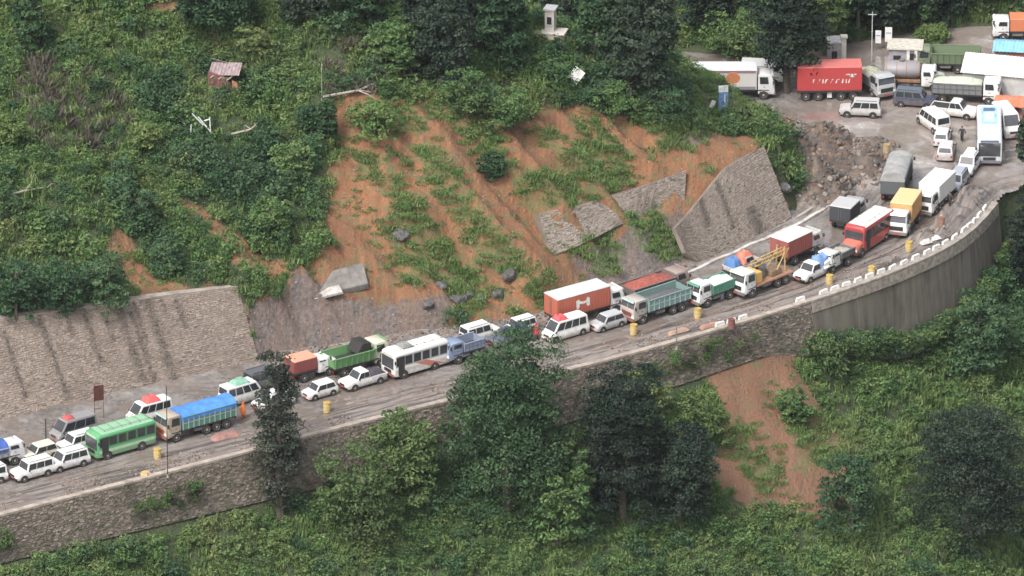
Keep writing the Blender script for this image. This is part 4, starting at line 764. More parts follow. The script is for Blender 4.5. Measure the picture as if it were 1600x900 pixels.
def bus(label, bbox, yaw, body, stripe, roof, L=7.0, W=2.25, H=2.95, rel=True, lower=None, nose=0, nwin=6, stripe2=None, name='bus', cat='bus', roofpanel=None, rack=True):
    loc, a = spot(*bbox, L, W, yaw, rel); rt = empty(name, loc, a, label, cat); pm = paint(body, .3); h, w_ = L / 2, W / 2; xf = h - nose
    def ring(x, f, z0, z1): 
        y = w_ * f; return [(x, -y, z0), (x, -y, z1 - .35), (x, -y * .94, z1 - .12), (x, -y * .78, z1), (x, y * .78, z1), (x, y * .94, z1 - .12), (x, y, z1 - .35), (x, y, z0)]
    MB().loft([ring(xf, .96, .55, H - .22), ring(xf - .10, 1, .45, H - .08), ring(xf - .45, 1, .40, H), ring(-h + .3, 1, .40, H), ring(-h + .05, .98, .45, H - .12), ring(-h, .94, .55, H - .3)]).build('body', pm, rt, smooth=True)
    rp = paint(roof, .45, 0); V = []
    MB().loft([[(x, -w_ * .93, H - .10), (x, -w_ * .78, H + .02), (x, w_ * .78, H + .02), (x, w_ * .93, H - .10)] for x in (xf - .5, xf - .9, -h + .4)]).build('roof_skin', rp, rt)
    zw0, zw1 = 1.42, H - .42
    for s in (-1, 1):
        y = s * w_; A, B_ = (-h + .15, y, 0), (xf - .2, y, 0); q = ((A[0], y, zw0), (B_[0], y, zw0), (B_[0], y, zw1), (A[0], y, zw1)) if s < 0 else ((B_[0], y, zw0), (A[0], y, zw0), (A[0], y, zw1), (B_[0], y, zw1))
        MB().panel(*q, 0, 1, -.05, 1.05, .008).build('window_band', paint(tuple(v * .55 for v in body), .4, 0), rt); glass_row(rt, *q, nwin, .01, .99, .08, .92, .035)
        MB().panel(*[(p[0], p[1], {zw0: .82, zw1: 1.12}[p[2]]) for p in q], 0, 1, 0, 1, .009).build('stripe', paint(stripe, .3), rt)
        if stripe2:
            u = 0 if s < 0 else .55
            P = [(lambda f, zz: (-h + .2 + (L - nose - .4) * f, y, zz))(f, zz) for f, zz in ((.05, .55), (.30, .55), (.62, 1.38), (.40, 1.38))]; P = P if s < 0 else P[::-1]; MB().panel(*P, 0, 1, 0, 1, .016).build('swoosh', paint(stripe2, .3), rt)
    sd = 1                                              # door on the left hand side of the bus (photo side that faces the camera)
    for s in (1,):
        x0, x1 = xf - 1.25, xf - .50; y = s * w_; MB().panel((x1, y, .5), (x0, y, .5), (x0, y, H - .45), (x1, y, H - .45), 0, 1, 0, 1, .022).build('door', DARK, rt)
    yf = w_ * .95; z0 = 1.15 if not nose else 1.45
    MB().panel((xf - .0, -yf, z0), (xf - .0, yf, z0), (xf, yf, H - .55), (xf, -yf, H - .55), .04, .96, .0, 1, .02).build('windscreen', GLASS if name == 'coach' else WSCR, rt)
    MB().panel((xf, -yf, H - .53), (xf, yf, H - .53), (xf, yf, H - .25), (xf, -yf, H - .25), .12, .88, .1, .95, .02).build('sign_panel', paint(stripe if not roofpanel else roofpanel, .4, 0), rt)
    MB().panel((-h, yf, 1.35), (-h, -yf, 1.35), (-h + .02, -yf, H - .5), (-h + .02, yf, H - .5), .1, .9, .05, .95, .02).build('rear_window', GLASS, rt)
    if nose:
        rings = []
        for x, f, z1 in ((xf + .02, .88, 1.55), (h - .35, .80, 1.42), (h - .05, .72, 1.30), (h, .66, 1.18)): y = w_ * f; rings.append([(x, -y, .55), (x, -y, z1 - .2), (x, -y * .8, z1), (x, y * .8, z1), (x, y, z1 - .2), (x, y, .55)])
        MB().loft(rings).build('bonnet', paint(stripe2 or body, .3), rt, smooth=True)
    MB().box(h - .05, h + .04, -w_ * .5, w_ * .5, .72, 1.05).build('grille', DARK, rt); MB().box(h - .2, h + .10, -w_ * .95, w_ * .95, .38, .66).build('bumper', paint(lower or stripe, .4), rt, bevel=.05); MB().box(-h - .08, -h + .15, -w_ * .95, w_ * .95, .42, .66).build('bumper', DARK, rt, bevel=.04)
    lights(rt, h - .02, w_ * .74, .88, .13); lights(rt, -h + .02, w_ * .85, .95, .1, 'tail_light', TAIL, (.08, .18)); mirrors(rt, xf - .05, w_, 1.8, .2)
    for x in (h - 1.15 if not nose else h - .9, -h + 1.7):
        for s in (-1, 1):
            k = MB(); k.loft([[(x + math.cos(6.2832 * i / 16) * .53, s * yy, .43 + math.sin(6.2832 * i / 16) * .53) for i in range(16)] for yy in (w_ - .3, w_ + .012)]).build('wheel_arch', DARK, rt); wheel(rt, x, s * (w_ - .11), .43, .26, s)
    if rack:
        m = MB()
        for s in (-1, 1): m.tube([(xf - 1, s * w_ * .7, H + .2), (-h + .5, s * w_ * .7, H + .2)], .025, 5)
        for i in range(6): x = xf - 1 - i * (L - nose - 1.6) / 5; m.tube([(x, -w_ * .7, H), (x, -w_ * .7, H + .2), (x, w_ * .7, H + .2), (x, w_ * .7, H)], .02, 5)
        m.build('roof_rack', STEEL, rt)
    return rt
def lorry(label, bbox, yaw, cab, cargo, col, L=8.0, W=2.4, cabH=2.85, rel=True, style='flat', name='lorry', cat='lorry', axles=None, bh=1.5, roof=None, load=None, trim=None, front=None, sc=1.0, slack=0):
    """cargo: crate (ribbed open sides), box, tarp, tipper, tank, flat, none.  style: flat (cab over) or nose (bonnet)"""
    loc, a = spot(*bbox, L, W, yaw, rel); rt = empty(name, loc, a, label, cat); pm = paint(cab, .35); h, w_ = L / 2, W / 2; r = .50; deck = 1.15
    cl = 1.75 if style == 'flat' else 2.5; nose = 0 if style == 'flat' else .95; xc = h - nose; xb = h - cl          # cab from xb to xc
    MB().box(-h + .15, h - .3, -.45, .45, .62, .95).build('chassis', DARK, rt)
    rings = []
    for x, f, z0, z1 in ((xc, .90, .75, 1.72), (xc - .03, .95, .62, 1.78), (xc - .30, .96, .62, cabH - .10), (xc - .42, .93, .62, cabH), (xb + .08, .93, .62, cabH), (xb, .90, .66, cabH - .06)):
        y = w_ * f; zc = z1 - (z1 - z0) * .45; rings.append([(x, -y, z0), (x, -y, zc), (x, -y * .90, z1 - .05), (x, -y * .82, z1), (x, y * .82, z1), (x, y * .90, z1 - .05), (x, y, zc), (x, y, z0)])
    MB().loft(rings).build('cab', pm, rt, smooth=True)
    y = w_ * .93; A = [(xc - .03, -y, 1.78), (xc - .03, y, 1.78), (xc - .29, y * .93, cabH - .10), (xc - .29, -y * .93, cabH - .10)]
    glass_row(rt, *A, 2 if trim else 1, .05, .95, .06, .92, .03, 'windscreen', WSCR)
    MB().box(xc - .32, xc - .02, -y * .86, y * .86, cabH - .13, cabH + .02, .12).build('visor', paint(trim or cab, .4, 0), rt)
    for s in (-1, 1):
        Y0, Y1 = s * w_ * .965, s * w_ * .90; q = [(xb + .2, Y0, 1.74), (xc - .34, Y0, 1.74), (xc - .50, Y1, cabH - .16), (xb + .2, Y1, cabH - .16)]; q = q if s < 0 else [q[1], q[0], q[3], q[2]]
        MB().panel(*q, .22 if s > 0 else .0, 1. if s > 0 else .78, .06, .92, .03).build('side_window', GLASS, rt)
        d = [(xb + .35, Y0, .8), (xc - .3, Y0, .8), (xc - .3, Y0, 1.66), (xb + .35, Y0, 1.66)]; d = d if s < 0 else [d[1], d[0], d[3], d[2]]; o = MB().panel(*d, 0, 1, 0, 1, .02).build('door', pm, rt); MB().box((xb + xc) / 2 - .3, (xb + xc) / 2 - .12, s * w_ * .975 - .04, s * w_ * .975 + .04, 1.42, 1.47).build('handle', DARK, o)
    if nose:
        rr = []
        for x, f, z1 in ((xc + .02, .80, 1.68), (h - .25, .70, 1.55), (h, .62, 1.35)): yy = w_ * f; rr.append([(x, -yy, .7), (x, -yy, z1 - .15), (x, -yy * .8, z1), (x, yy * .8, z1), (x, yy, z1 - .15), (x, yy, .7)])
        MB().loft(rr).build('bonnet', pm, rt, smooth=True)
        for s in (-1, 1): MB().box(h - 1.3, h - .1, s * w_ * .78 - .26, s * w_ * .78 + .26, .95, 1.12, .1, .1).build('mudguard', pm, rt, bevel=.05)
    MB().box(h - .06, h + .03, -w_ * .62, w_ * .62, .98, 1.42).build('grille', plain(front, .5, .3, 5) if front else DARK, rt); MB().box(h - .12, h + .14, -w_ * .96, w_ * .96, .50, .82).build('bumper', paint(front or (.16, .16, .16), .5), rt, bevel=.05); MB().box(h + .13, h + .155, -.3, .3, .58, .74).build('number_plate', plain((.45, .06, .05), .5), rt)
    lights(rt, h + .01, w_ * .76, 1.02, .13); mirrors(rt, xc - .15, w_ * .97, 1.75, .24)
    n = axles or (3 if L > 7.5 else 2); xs = [h - 1.15] + [-h + 1.15 + k * 1.15 for k in range(n - 1)]
    for i, x in enumerate(xs):
        for s in (-1, 1):
            wheel(rt, x, s * (w_ - .16), r, .30 if i == 0 else .42, s)
            if i == 0: MB().box(x - .62, x + .62, s * (w_ - .17) - .16, s * (w_ - .17) + .16, 1.02, 1.12, .12, .12).build('mudguard', DARK, rt)
    MB().box(-.5, .7, w_ - .6, w_ - .12, .55, .95).build('fuel_tank', STEEL, rt, bevel=.06)
    x0, x1 = -h, xb - .12
    cm = paint(col, .5, .5)
    if cargo != 'none' and cargo != 'tank': MB().box(x0, x1, -w_, w_, .98, deck).build('deck', DARK if cargo != 'flat' else cm, rt)
    zt = deck + bh
    if cargo in ('crate', 'tipper', 'tarp'):
        t = .06; ty = .0 if cargo != 'tipper' else -.12
        m = MB()
        for s in (-1, 1): m.hexa([(x0, s * (w_ - t), deck), (x1, s * (w_ - t), deck), (x1, s * w_, deck), (x0, s * w_, deck)], [(x0 - (.25 if cargo == 'tipper' else 0), s * (w_ - t - ty), zt), (x1 + (.1 if cargo == 'tipper' else 0), s * (w_ - t - ty), zt), (x1, s * (w_ - ty), zt), (x0, s * (w_ - ty), zt)])
        m.box(x1 - t, x1, -w_ + t, w_ - t, deck, zt + (.25 if cargo == 'crate' else .1)); m.box(x0, x0 + t, -w_ + t, w_ - t, deck, zt - (.0 if cargo != 'tipper' else .25)); m.build('cargo_sides', cm, rt)
        nr_ = max(5, int((x1 - x0) / .62)); rb = paint(trim or tuple(v * .6 for v in col), .5, .5)
        for s in (-1, 1):
            for k in range(nr_ + 1):
                x = x0 + .05 + (x1 - x0 - .1) * k / nr_; MB().hexa([(x - .045, s * w_, deck), (x + .045, s * w_, deck), (x + .045, s * (w_ + .06), deck), (x - .045, s * (w_ + .06), deck)], [(x - .045, s * (w_ - ty), zt), (x + .045, s * (w_ - ty), zt), (x + .045, s * (w_ - ty + .06), zt), (x - .045, s * (w_ - ty + .06), zt)]).build('side_rib', rb, rt)
            MB().box(x0 - .02, x1 + .02, s * (w_ - ty) - .07, s * (w_ - ty) + .075, zt, zt + .10).build('top_rail', cm, rt)
            if cargo != 'tipper': MB().box(x0 + .06, x1 - .06, s * (w_ + .02) - .028, s * (w_ + .02) + .028, deck + bh * .5, deck + bh * .5 + .07).build('side_rail', rb, rt)
        if cargo == 'tipper': MB().hexa([(x1, -w_, zt), (x1 + .05, -w_, zt), (x1 + .05, w_, zt), (x1, w_, zt)], [(xb + 1.0, -w_ * .95, zt + .35), (xb + 1.05, -w_ * .95, zt + .33), (xb + 1.05, w_ * .95, zt + .33), (xb + 1.0, w_ * .95, zt + .35)]).build('cab_guard', cm, rt)
    if cargo in ('crate', 'tipper') and load:
        V = []; F = []; nx_, ny_ = 12, 6; rs = np.random.default_rng(int(L * 100))
        for i in range(nx_):
            for k in range(ny_):
                u, v = i / (nx_ - 1), k / (ny_ - 1); e = math.sin(math.pi * (.06 + .88 * u)) ** .6 * math.sin(math.pi * (.08 + .84 * v)) ** .6; V.append((x0 + .08 + (x1 - x0 - .16) * u, -w_ + .08 + (W - .16) * v, deck + bh * load[1] * (.55 + .5 * e) + rs.normal(0, .05)))
        F = [(i * ny_ + k, (i + 1) * ny_ + k, (i + 1) * ny_ + k + 1, i * ny_ + k + 1) for i in range(nx_ - 1) for k in range(ny_ - 1)]; m = MB(); m.v, m.f = V, F; o = m.build('load', plain(load[0], .95, .4, 3, .4), None, smooth=True); o.location = loc; o.rotation_euler = (0, 0, a); o.name = load[3] if len(load) > 3 else 'earth_load'; tag(o, load[2], 'load')
    if cargo == 'tarp':                                 # sheet over hoops: ridge sag, hem hanging over the sides
        tm = plain(roof, .55, .3, 1.3, .25); rs = np.random.default_rng(int(L * 77)); rings = []; hem = .55
        for i in range(11):
            x = x0 - .05 + (x1 - x0 + .1) * i / 10; sg = .05 * math.cos(i * 1.9) + rs.normal(0, .02); rings.append([(x, -w_ - .05, zt - hem * (.55 + .12 * rs.random())), (x, -w_ - .07, zt + .03), (x, -w_ * .72, zt + .40 + sg), (x, -w_ * .2, zt + .56 + sg), (x, w_ * .2, zt + .56 + sg), (x, w_ * .72, zt + .40 + sg), (x, w_ + .07, zt + .03), (x, w_ + .05, zt - hem * (.55 + .12 * rs.random()))])
        MB().loft(rings).build('tarpaulin', tm, rt, smooth=True)
    if cargo == 'box':
        MB().box(x0, x1, -w_, w_, deck, zt).build('container', cm, rt, bevel=.03)
        rf = paint(roof or col, .5, 0); MB().box(x0 - .04, x1 + .04, -w_ - .04, w_ + .04, zt, zt + .09, .05, .05, .05).build('roof', rf, rt, bevel=.02)
        m = MB(); k = x0 + .25
        for s in (-1, 1):
            nn = int((x1 - x0) / .34)
            for j in range(nn): xx = x0 + .2 + j * (x1 - x0 - .4) / max(1, nn - 1); m.box(xx - .06, xx + .06, s * w_ - .03, s * w_ + .03, deck + .12, zt - .12)
        tag(m.build('corrugation', cm, rt), kind='stuff')
        for s in (-1, 1):
            d = MB().box(x0 - .035, x0 - .002, s * w_ * .49 - w_ * .46, s * w_ * .49 + w_ * .46, deck + .1, zt - .1).build('rear_door', cm, rt); MB().tube([(x0 - .06, s * .12, deck + .15), (x0 - .06, s * .12, zt - .15)], .025, 6).build('lock_bar', STEEL, d)
    if cargo == 'tank':
        n_ = 20; zc = 1.15 + .95
        rings = [[(x, math.sin(6.2832 * i / n_) * w_ * .95 * f, zc + math.cos(6.2832 * i / n_) * .92 * f) for i in range(n_)] for x, f in ((x0 + .1, .5), (x0 + .18, .85), (x0 + .4, 1), (x1 - .3, 1), (x1 - .08, .85), (x1, .5))]
        MB().loft(rings).build('tank', cm, rt, smooth=True)
        for f in (.1, .37, .63, .9):
            x = x0 + (x1 - x0) * f; MB().loft([[(x + dx, math.sin(6.2832 * i / n_) * w_ * .965, zc + math.cos(6.2832 * i / n_) * .935) for i in range(n_)] for dx in (-.05, .05)]).build('band', plain((.30, .16, .07), .7), rt)
        MB().tube([((x0 + x1) / 2, 0, zc + .85), ((x0 + x1) / 2, 0, zc + 1.1)], .3, 12).build('hatch', STEEL, rt); MB().box(x0, x1, -w_ * .9, w_ * .9, .98, 1.22).build('catwalk', plain((.25, .14, .08), .8), rt)
    lights(rt, -h - .02, w_ * .8, .8, .08, 'tail_light', TAIL)
    return rt
def logo(rt, rects, y, m, name='painted_mark'):          # flat painted emblem on the side of a box: polygons in (x, z)
    mb = MB()
    for P in rects: k = [(x, y, z) for x, z in P]; mb.add(k, [tuple(range(len(k)))])
    return mb.build(name, m, rt)
MARK = plain((.68, .66, .62), .5, .25, 4)
# ---- left: the queue below the long wall ----
RED = (.42, .035, .03); ORG = (.55, .12, .03); WH = (.70, .70, .68); SIL = (.42, .44, .46); GRN = (.05, .30, .10); BLU = (.05, .17, .48); NAVY = (.035, .05, .11); GREY = (.22, .22, .23); CREAM = (.62, .58, .46)
p = lorry('small white lorry under a blue cover cut by the left edge', (-48, 36, 742), 0, (.62, .62, .64), 'tarp', (.35, .36, .38), L=5.4, W=2.0, cabH=2.3, bh=.85, roof=(.04, .09, .30), axles=2, name='small_lorry')
car('white jeep half out of the picture at the lower left corner', 'jeep', (-58, 10, 768), 180, 'jeep', WH, 4.3, 1.75, 1.8)
car('white jeep behind the cropped one, bonnet towards the lower left', 'jeep', (14, 84, 757), 182, 'jeep', WH, 4.3, 1.8, 1.8)
car('cream car tucked between the blue covered lorry and the white jeeps', 'car', (32, 92, 727), 182, 'hatch', CREAM, 3.7, 1.65, 1.55)
car('white sport utility car in front of the green bus', 'car', (72, 137, 742), 182, 'suv', (.66, .67, .67), 4.4, 1.8, 1.78)
car('white car half hidden behind the front sport utility car', 'car', (92, 148, 713), 182, 'suv', WH, 4.0, 1.7, 1.7)
p = car('grey mud splashed passenger jeep below the brown board', 'jeep', (78, 152, 696), 184, 'van', (.25, .245, .26), 4.7, 1.8, 2.15, nwin=3, name='passenger_jeep')
load_on(p, .1, 1.1, -.5, .5, 2.16, .30, (.42, .05, .05), 'small red bundle on the roof of the grey passenger jeep', seed=1)
bus('green bus at the head of the outer lane, front to the lower left', (137, 241, 722), 183, (.07, .36, .13), (.40, .55, .36), (.22, .46, .26), L=6.8, H=2.85, lower=(.05, .30, .09))
p = car('white van behind the blue covered lorry carrying a red bundle', 'van', (199, 268, 668), 182, 'van', WH, 4.6, 1.75, 2.0)
load_on(p, -1.0, .7, -.65, .65, 2.02, .5, (.62, .07, .06), 'red sheet bundle on the roof of the white van below the wall', seed=2)
lorry('long lorry with green sides under a bright blue tarpaulin', (242, 368, 695), 182, (.40, .33, .24), 'tarp', (.06, .24, .17), L=8.1, W=2.35, cabH=2.75, bh=1.25, roof=(.07, .22, .60), axles=4, trim=(.30, .38, .34), front=(.28, .07, .05), name='tarpaulin_lorry')
p = car('white minibus ahead of the dark jeeps with a green bundle on its roof', 'minibus', (344, 412, 640), 4, 'van', WH, 4.7, 1.75, 2.1)
load_on(p, -1.2, .6, -.65, .65, 2.12, .4, (.16, .40, .28), 'pale green bundle on the roof of the white minibus', seed=3)
car('dark grey jeep with luggage rack behind the slender tree', 'jeep', (384, 444, 616), 4, 'jeep', (.10, .105, .12), 4.3, 1.8, 1.95)
car('pale car mostly hidden by the slender tree', 'car', (398, 455, 648), 184, 'suv', (.55, .56, .57), 4.2, 1.75, 1.7)
lorry('small lorry with an orange crate body and a white nosed cab', (448, 527, 602), 2, WH, 'box', (.26, .05, .045), L=5.3, W=1.95, cabH=2.0, style='nose', bh=1.25, roof=(.72, .28, .16), axles=2, name='small_lorry')
TIP = lorry('green tipper lorry with a raised black scoop at the foot of the talus', (508, 606, 594), 2, (.55, .52, .40), 'tipper', (.10, .27, .08), L=6.6, W=2.3, cabH=2.7, bh=1.0, trim=(.12, .33, .10), load=((.03, .03, .03), .35, 'black gravel load inside the green tipper by the talus', 'gravel_load'), name='tipper_lorry', cat='tipper')
MB().hexa([(-.5, -1.0, 2.0), (1.0, -1.0, 2.05), (1.0, 1.0, 2.05), (-.5, 1.0, 2.0)], [(.1, -1.0, 3.0), (1.15, -1.0, 2.9), (1.15, 1.0, 2.9), (.1, 1.0, 3.0)]).build('scoop', DARK, TIP, bevel=.04)
car('small white hatchback waiting in front of the white pickup', 'car', (474, 525, 629), 184, 'hatch', WH, 3.5, 1.58, 1.48)
p = car('white double cab pickup with a black sheet in its bed', 'pickup', (527, 606, 615), 184, 'pickup', WH, 4.9, 1.78, 1.75)
load_on(p, -2.3, -.5, -.72, .72, 1.0, .5, (.05, .045, .06), 'black sheet heaped in the bed of the white pickup', seed=4)
p = bus('white bus with red and orange swooshes next to the large tree', (599, 698, 596), 184, (.68, .67, .65), (.55, .50, .46), (.74, .73, .70), L=6.6, H=2.9, lower=(.34, .04, .04), stripe2=(.55, .16, .10))
load_on(p, .6, 1.9, -.8, .7, 2.97, .30, (.20, .20, .19), 'dark luggage on the roof of the white and red bus', seed=5)
lorry('blue grey lorry mostly behind the top of the large tree', (692, 750, 574), 184, (.20, .27, .42), 'crate', (.22, .27, .38), L=4.4, W=2.0, cabH=2.3, bh=.8, axles=2, name='small_lorry')
car('white jeep seen over the top of the large tree', 'jeep', (718, 784, 543), 4, 'jeep', WH, 4.3, 1.75, 1.85)
car('small white jeep close under the orange bank', 'jeep', (788, 834, 531), 184, 'suv', (.68, .69, .70), 3.6, 1.65, 1.6)
p = car('dark navy pickup with a covered bed beside the large tree', 'pickup', (764, 828, 548), 184, 'pickup', (.07, .09, .16), 4.7, 1.75, 1.6)
load_on(p, -2.2, -.2, -.75, .75, 1.0, .75, (.05, .06, .13), 'navy cover over the bed of the dark pickup', seed=6)
p = car('white minibus with a red bundle on the front of its roof', 'minibus', (845, 921, 539), 184, 'van', WH, 4.8, 1.75, 2.1)
load_on(p, .0, 1.3, -.6, .6, 2.12, .42, (.62, .05, .06), 'bright red bundle on the roof of the white minibus beside the red caped person', seed=7)
car('silver hatchback between the white minibus and the long green lorry', 'car', (922, 976, 523), 184, 'hatch', SIL, 3.8, 1.65, 1.5)
p = lorry('lorry with an orange red container and a white emblem on its side', (850, 978, 516), 1, (.60, .60, .58), 'box', (.48, .10, .045), L=8.3, W=2.4, cabH=2.5, bh=2.05, roof=(.52, .54, .52), axles=3, name='container_lorry')
logo(p, [[(-1.9, 1.75), (-1.55, 1.75), (-1.5, 2.2), (-1.1, 2.12), (-.7, 2.2), (-.62, 1.8), (-.25, 1.8), (-.3, 2.65), (-.62, 2.75), (-.7, 2.45), (-1.1, 2.38), (-1.5, 2.5), (-1.6, 2.72), (-1.95, 2.6)]], -1.235, MARK)
lorry('long green ribbed lorry with dark red cargo at its tail', (971, 1076, 512), 184, (.40, .36, .32), 'crate', (.16, .28, .26), L=7.4, W=2.35, cabH=2.6, bh=1.15, axles=3, trim=(.30, .42, .40), front=(.20, .06, .05), name='crate_lorry', load=((.10, .10, .105), .7, 'dark load inside the long green ribbed lorry'))
p = lorry('lorry piled with red earth on the inner lane behind the green one', (966, 1082, 486), 3, (.30, .22, .19), 'crate', (.15, .12, .11), L=7.4, W=2.3, cabH=2.5, bh=1.0, axles=3, name='crate_lorry', load=((.27, .075, .055), 1.3, 'heap of red earth on the inner lane lorry'))
lorry('short white cabbed lorry with green sides and a pale cover', (1074, 1149, 486), 186, (.72, .72, .70), 'crate', (.06, .26, .17), L=5.4, W=2.15, cabH=2.55, bh=.85, axles=2, trim=(.05, .25, .15), name='small_lorry', load=((.62, .64, .62), 1.25, 'pale sheet over the load of the short green sided lorry', 'load_sheet'))
# drilling rig lorry
p = lorry('lorry carrying a yellow drilling rig with a folded mast', (1135, 1242, 471), 187, (.70, .70, .68), 'flat', (.36, .17, .09), L=7.2, W=2.35, cabH=2.75, axles=3, name='rig_lorry', cat='rig lorry')
YEL = paint((.62, .36, .04), .5, .15); OCH = plain((.46, .33, .13), .6, .3, 3)
MB().box(.75, 1.65, -.95, .95, 1.17, 2.35).build('engine_cover', YEL, p, bevel=.06)
m = MB()
for s in (-1, 1): m.tube([(1.2, s * .28, 2.75), (-3.4, s * .28, 2.95)], .07, 6); m.tube([(1.2, s * .28, 3.15), (-3.4, s * .28, 3.35)], .06, 6)
for i in range(11): x = 1.2 - i * .46; m.tube([(x, -.28, 2.77 + .02 * i), (x - .4, -.28, 3.17 + .02 * i)], .035, 5); m.tube([(x, .28, 2.77 + .02 * i), (x - .4, .28, 3.17 + .02 * i)], .035, 5)
m.build('mast', OCH, p)
for s in (-1, 1): MB().tube([(-2.9, s * .6, 1.15), (-2.9, s * .5, 3.7)], .09, 8).build('mast_post', OCH, p); MB().tube([(-1.2, s * .7, 1.15), (-2.85, s * .55, 3.1)], .06, 6).build('strut', OCH, p)
MB().tube([(-.2, 0, 1.2), (-.2, 0, 2.3)], .35, 12).build('drum', plain((.10, .10, .10), .6), p); MB().box(-2.3, -.8, -.8, .8, 1.16, 1.75).build('winch', plain((.20, .14, .09), .7), p, bevel=.06)
# inner lane
p = car('small lorry bed covered by blue and orange sheets against the inner drain', 'pickup', (1132, 1190, 436), 5, 'pickup', (.50, .50, .50), 4.4, 1.75, 1.7)
load_on(p, -2.1, -.9, -.8, .8, 1.0, 1.0, (.05, .17, .42), 'blue sheeted load at the tail, below the wing wall', seed=8); load_on(p, -.85, 1.1, -.82, .82, 1.1, 1.0, (.68, .15, .08), 'orange sheeted load beside the blue one, below the wing wall', seed=9)
p = lorry('lorry with a dull red ribbed container and a whitish roof', (1200, 1290, 421), 8, (.5, .5, .48), 'box', (.33, .075, .06), L=5.8, W=2.4, cabH=2.4, bh=1.75, roof=(.70, .66, .58), axles=2, name='container_lorry')
p = car('white pickup with a blue cover over its bed in the outer lane', 'pickup', (1241, 1298, 447), 188, 'pickup', WH, 4.5, 1.8, 1.75)
load_on(p, -2.2, -.1, -.85, .85, 1.0, 1.15, (.12, .25, .52), 'rounded blue cover on the bed of the white pickup', seed=10)
lorry('old white bonneted lorry with a dark open bed ahead of the red bus', (1272, 1330, 434), 190, (.56, .56, .52), 'crate', (.16, .16, .15), L=4.9, W=2.0, cabH=2.1, style='nose', bh=.55, axles=2, name='small_lorry', load=((.33, .32, .27), .7, 'grey load in the bed of the old white lorry'))
lorry('dark grey box lorry with a pale roof on the inner lane', (1298, 1352, 366), 14, (.35, .35, .35), 'box', (.04, .045, .055), L=4.6, W=2.3, cabH=2.2, bh=1.55, roof=(.42, .42, .42), axles=2, name='box_lorry')
bus('red bus with white roof and orange bonnet in the outer lane', (1311, 1396, 407), 192, (.45, .035, .035), (.42, .03, .03), (.76, .74, .72), L=7.6, W=2.35, H=3.0, nose=1.25, stripe2=(.60, .12, .07), lower=(.30, .03, .03), rel=True)
lorry('lorry with a yellow box body and a white cab in the outer lane', (1380, 1443, 377), 196, WH, 'box', (.58, .30, .07), L=6.0, W=2.3, cabH=2.7, bh=2.0, roof=(.70, .46, .18), axles=2, name='box_lorry')
lorry('lorry covered by a grey tarpaulin, tail towards the camera, inner lane', (1358, 1446, 322), 14, (.3, .3, .3), 'tarp', (.09, .10, .11), L=8.2, W=2.4, cabH=2.4, bh=1.7, roof=(.30, .30, .29), axles=3, name='tarpaulin_lorry')
lorry('white box lorry at the narrow of the bend beside the dark pedestrian', (1430, 1487, 346), 246, (.68, .68, .67), 'box', (.60, .60, .58), L=6.4, W=2.3, cabH=2.6, rel=False, bh=1.85, roof=(.72, .71, .69), axles=2, name='box_lorry')
# ---- the yard ----
car('silver blue jeep at the entrance of the yard behind the white box lorry', 'jeep', (1478, 1511, 307), 252, 'suv', (.33, .37, .43), 4.0, 1.75, 1.75, rel=False)
car('white jeep in front of the blue coach', 'jeep', (1495, 1532, 281), 253, 'suv', (.70, .71, .72), 4.4, 1.8, 1.85, rel=False)
p = bus('tall white coach with a pale blue painted roof facing the camera', (1521, 1569, 263), 268, (.50, .54, .58), (.10, .13, .20), (.66, .70, .74), L=9.5, W=2.6, H=3.2, rel=False, rack=False, nwin=7, name='coach', cat='coach')
MB().box(-3.9, .9, -.85, .85, 3.235, 3.26).build('roof_art', plain((.30, .50, .72), .4, .3, 1.2), p); MB().box(-3.4, -2.6, -.6, .6, 3.262, 3.32).build('roof_hatch', plain((.10, .14, .2), .4), p); MB().box(-2.2, .3, -.5, .5, 3.262, 3.272).build('roof_art_panel', plain((.52, .66, .80), .4, .4, 3), p)
car('silver car seen from behind in the middle of the yard', 'car', (1460, 1497, 256), 82, 'hatch', (.52, .50, .51), 4.0, 1.75, 1.55, rel=False)
car('small white car just beyond the silver one', 'car', (1458, 1487, 234), 80, 'hatch', (.68, .68, .67), 3.6, 1.6, 1.5, rel=False)
car('white van showing its rear window, left of the pedestrian in the yard', 'van', (1437, 1480, 215), 116, 'van', (.66, .66, .64), 4.6, 1.8, 2.0, rel=False)
car('large white van standing right behind the blue coach', 'van', (1550, 1594, 222), 285, 'van', (.66, .63, .62), 5.2, 2.0, 2.5, rel=False)
p = car('white pickup crossing the yard in front of the grey lorry', 'pickup', (1455, 1528, 191), -18, 'pickup', (.70, .69, .66), 5.0, 1.8, 1.8, rel=False)
car('dark blue jeep with a pale roof beside the tanker', 'jeep', (1398, 1462, 173), -12, 'suv', (.03, .045, .085), 4.5, 1.85, 1.85, rel=False, dark=(.10, .13, .17))
car('silver sport utility car broadside at the front of the yard', 'car', (1312, 1377, 187), 174, 'suv', (.46, .46, .45), 4.4, 1.8, 1.8, rel=False)
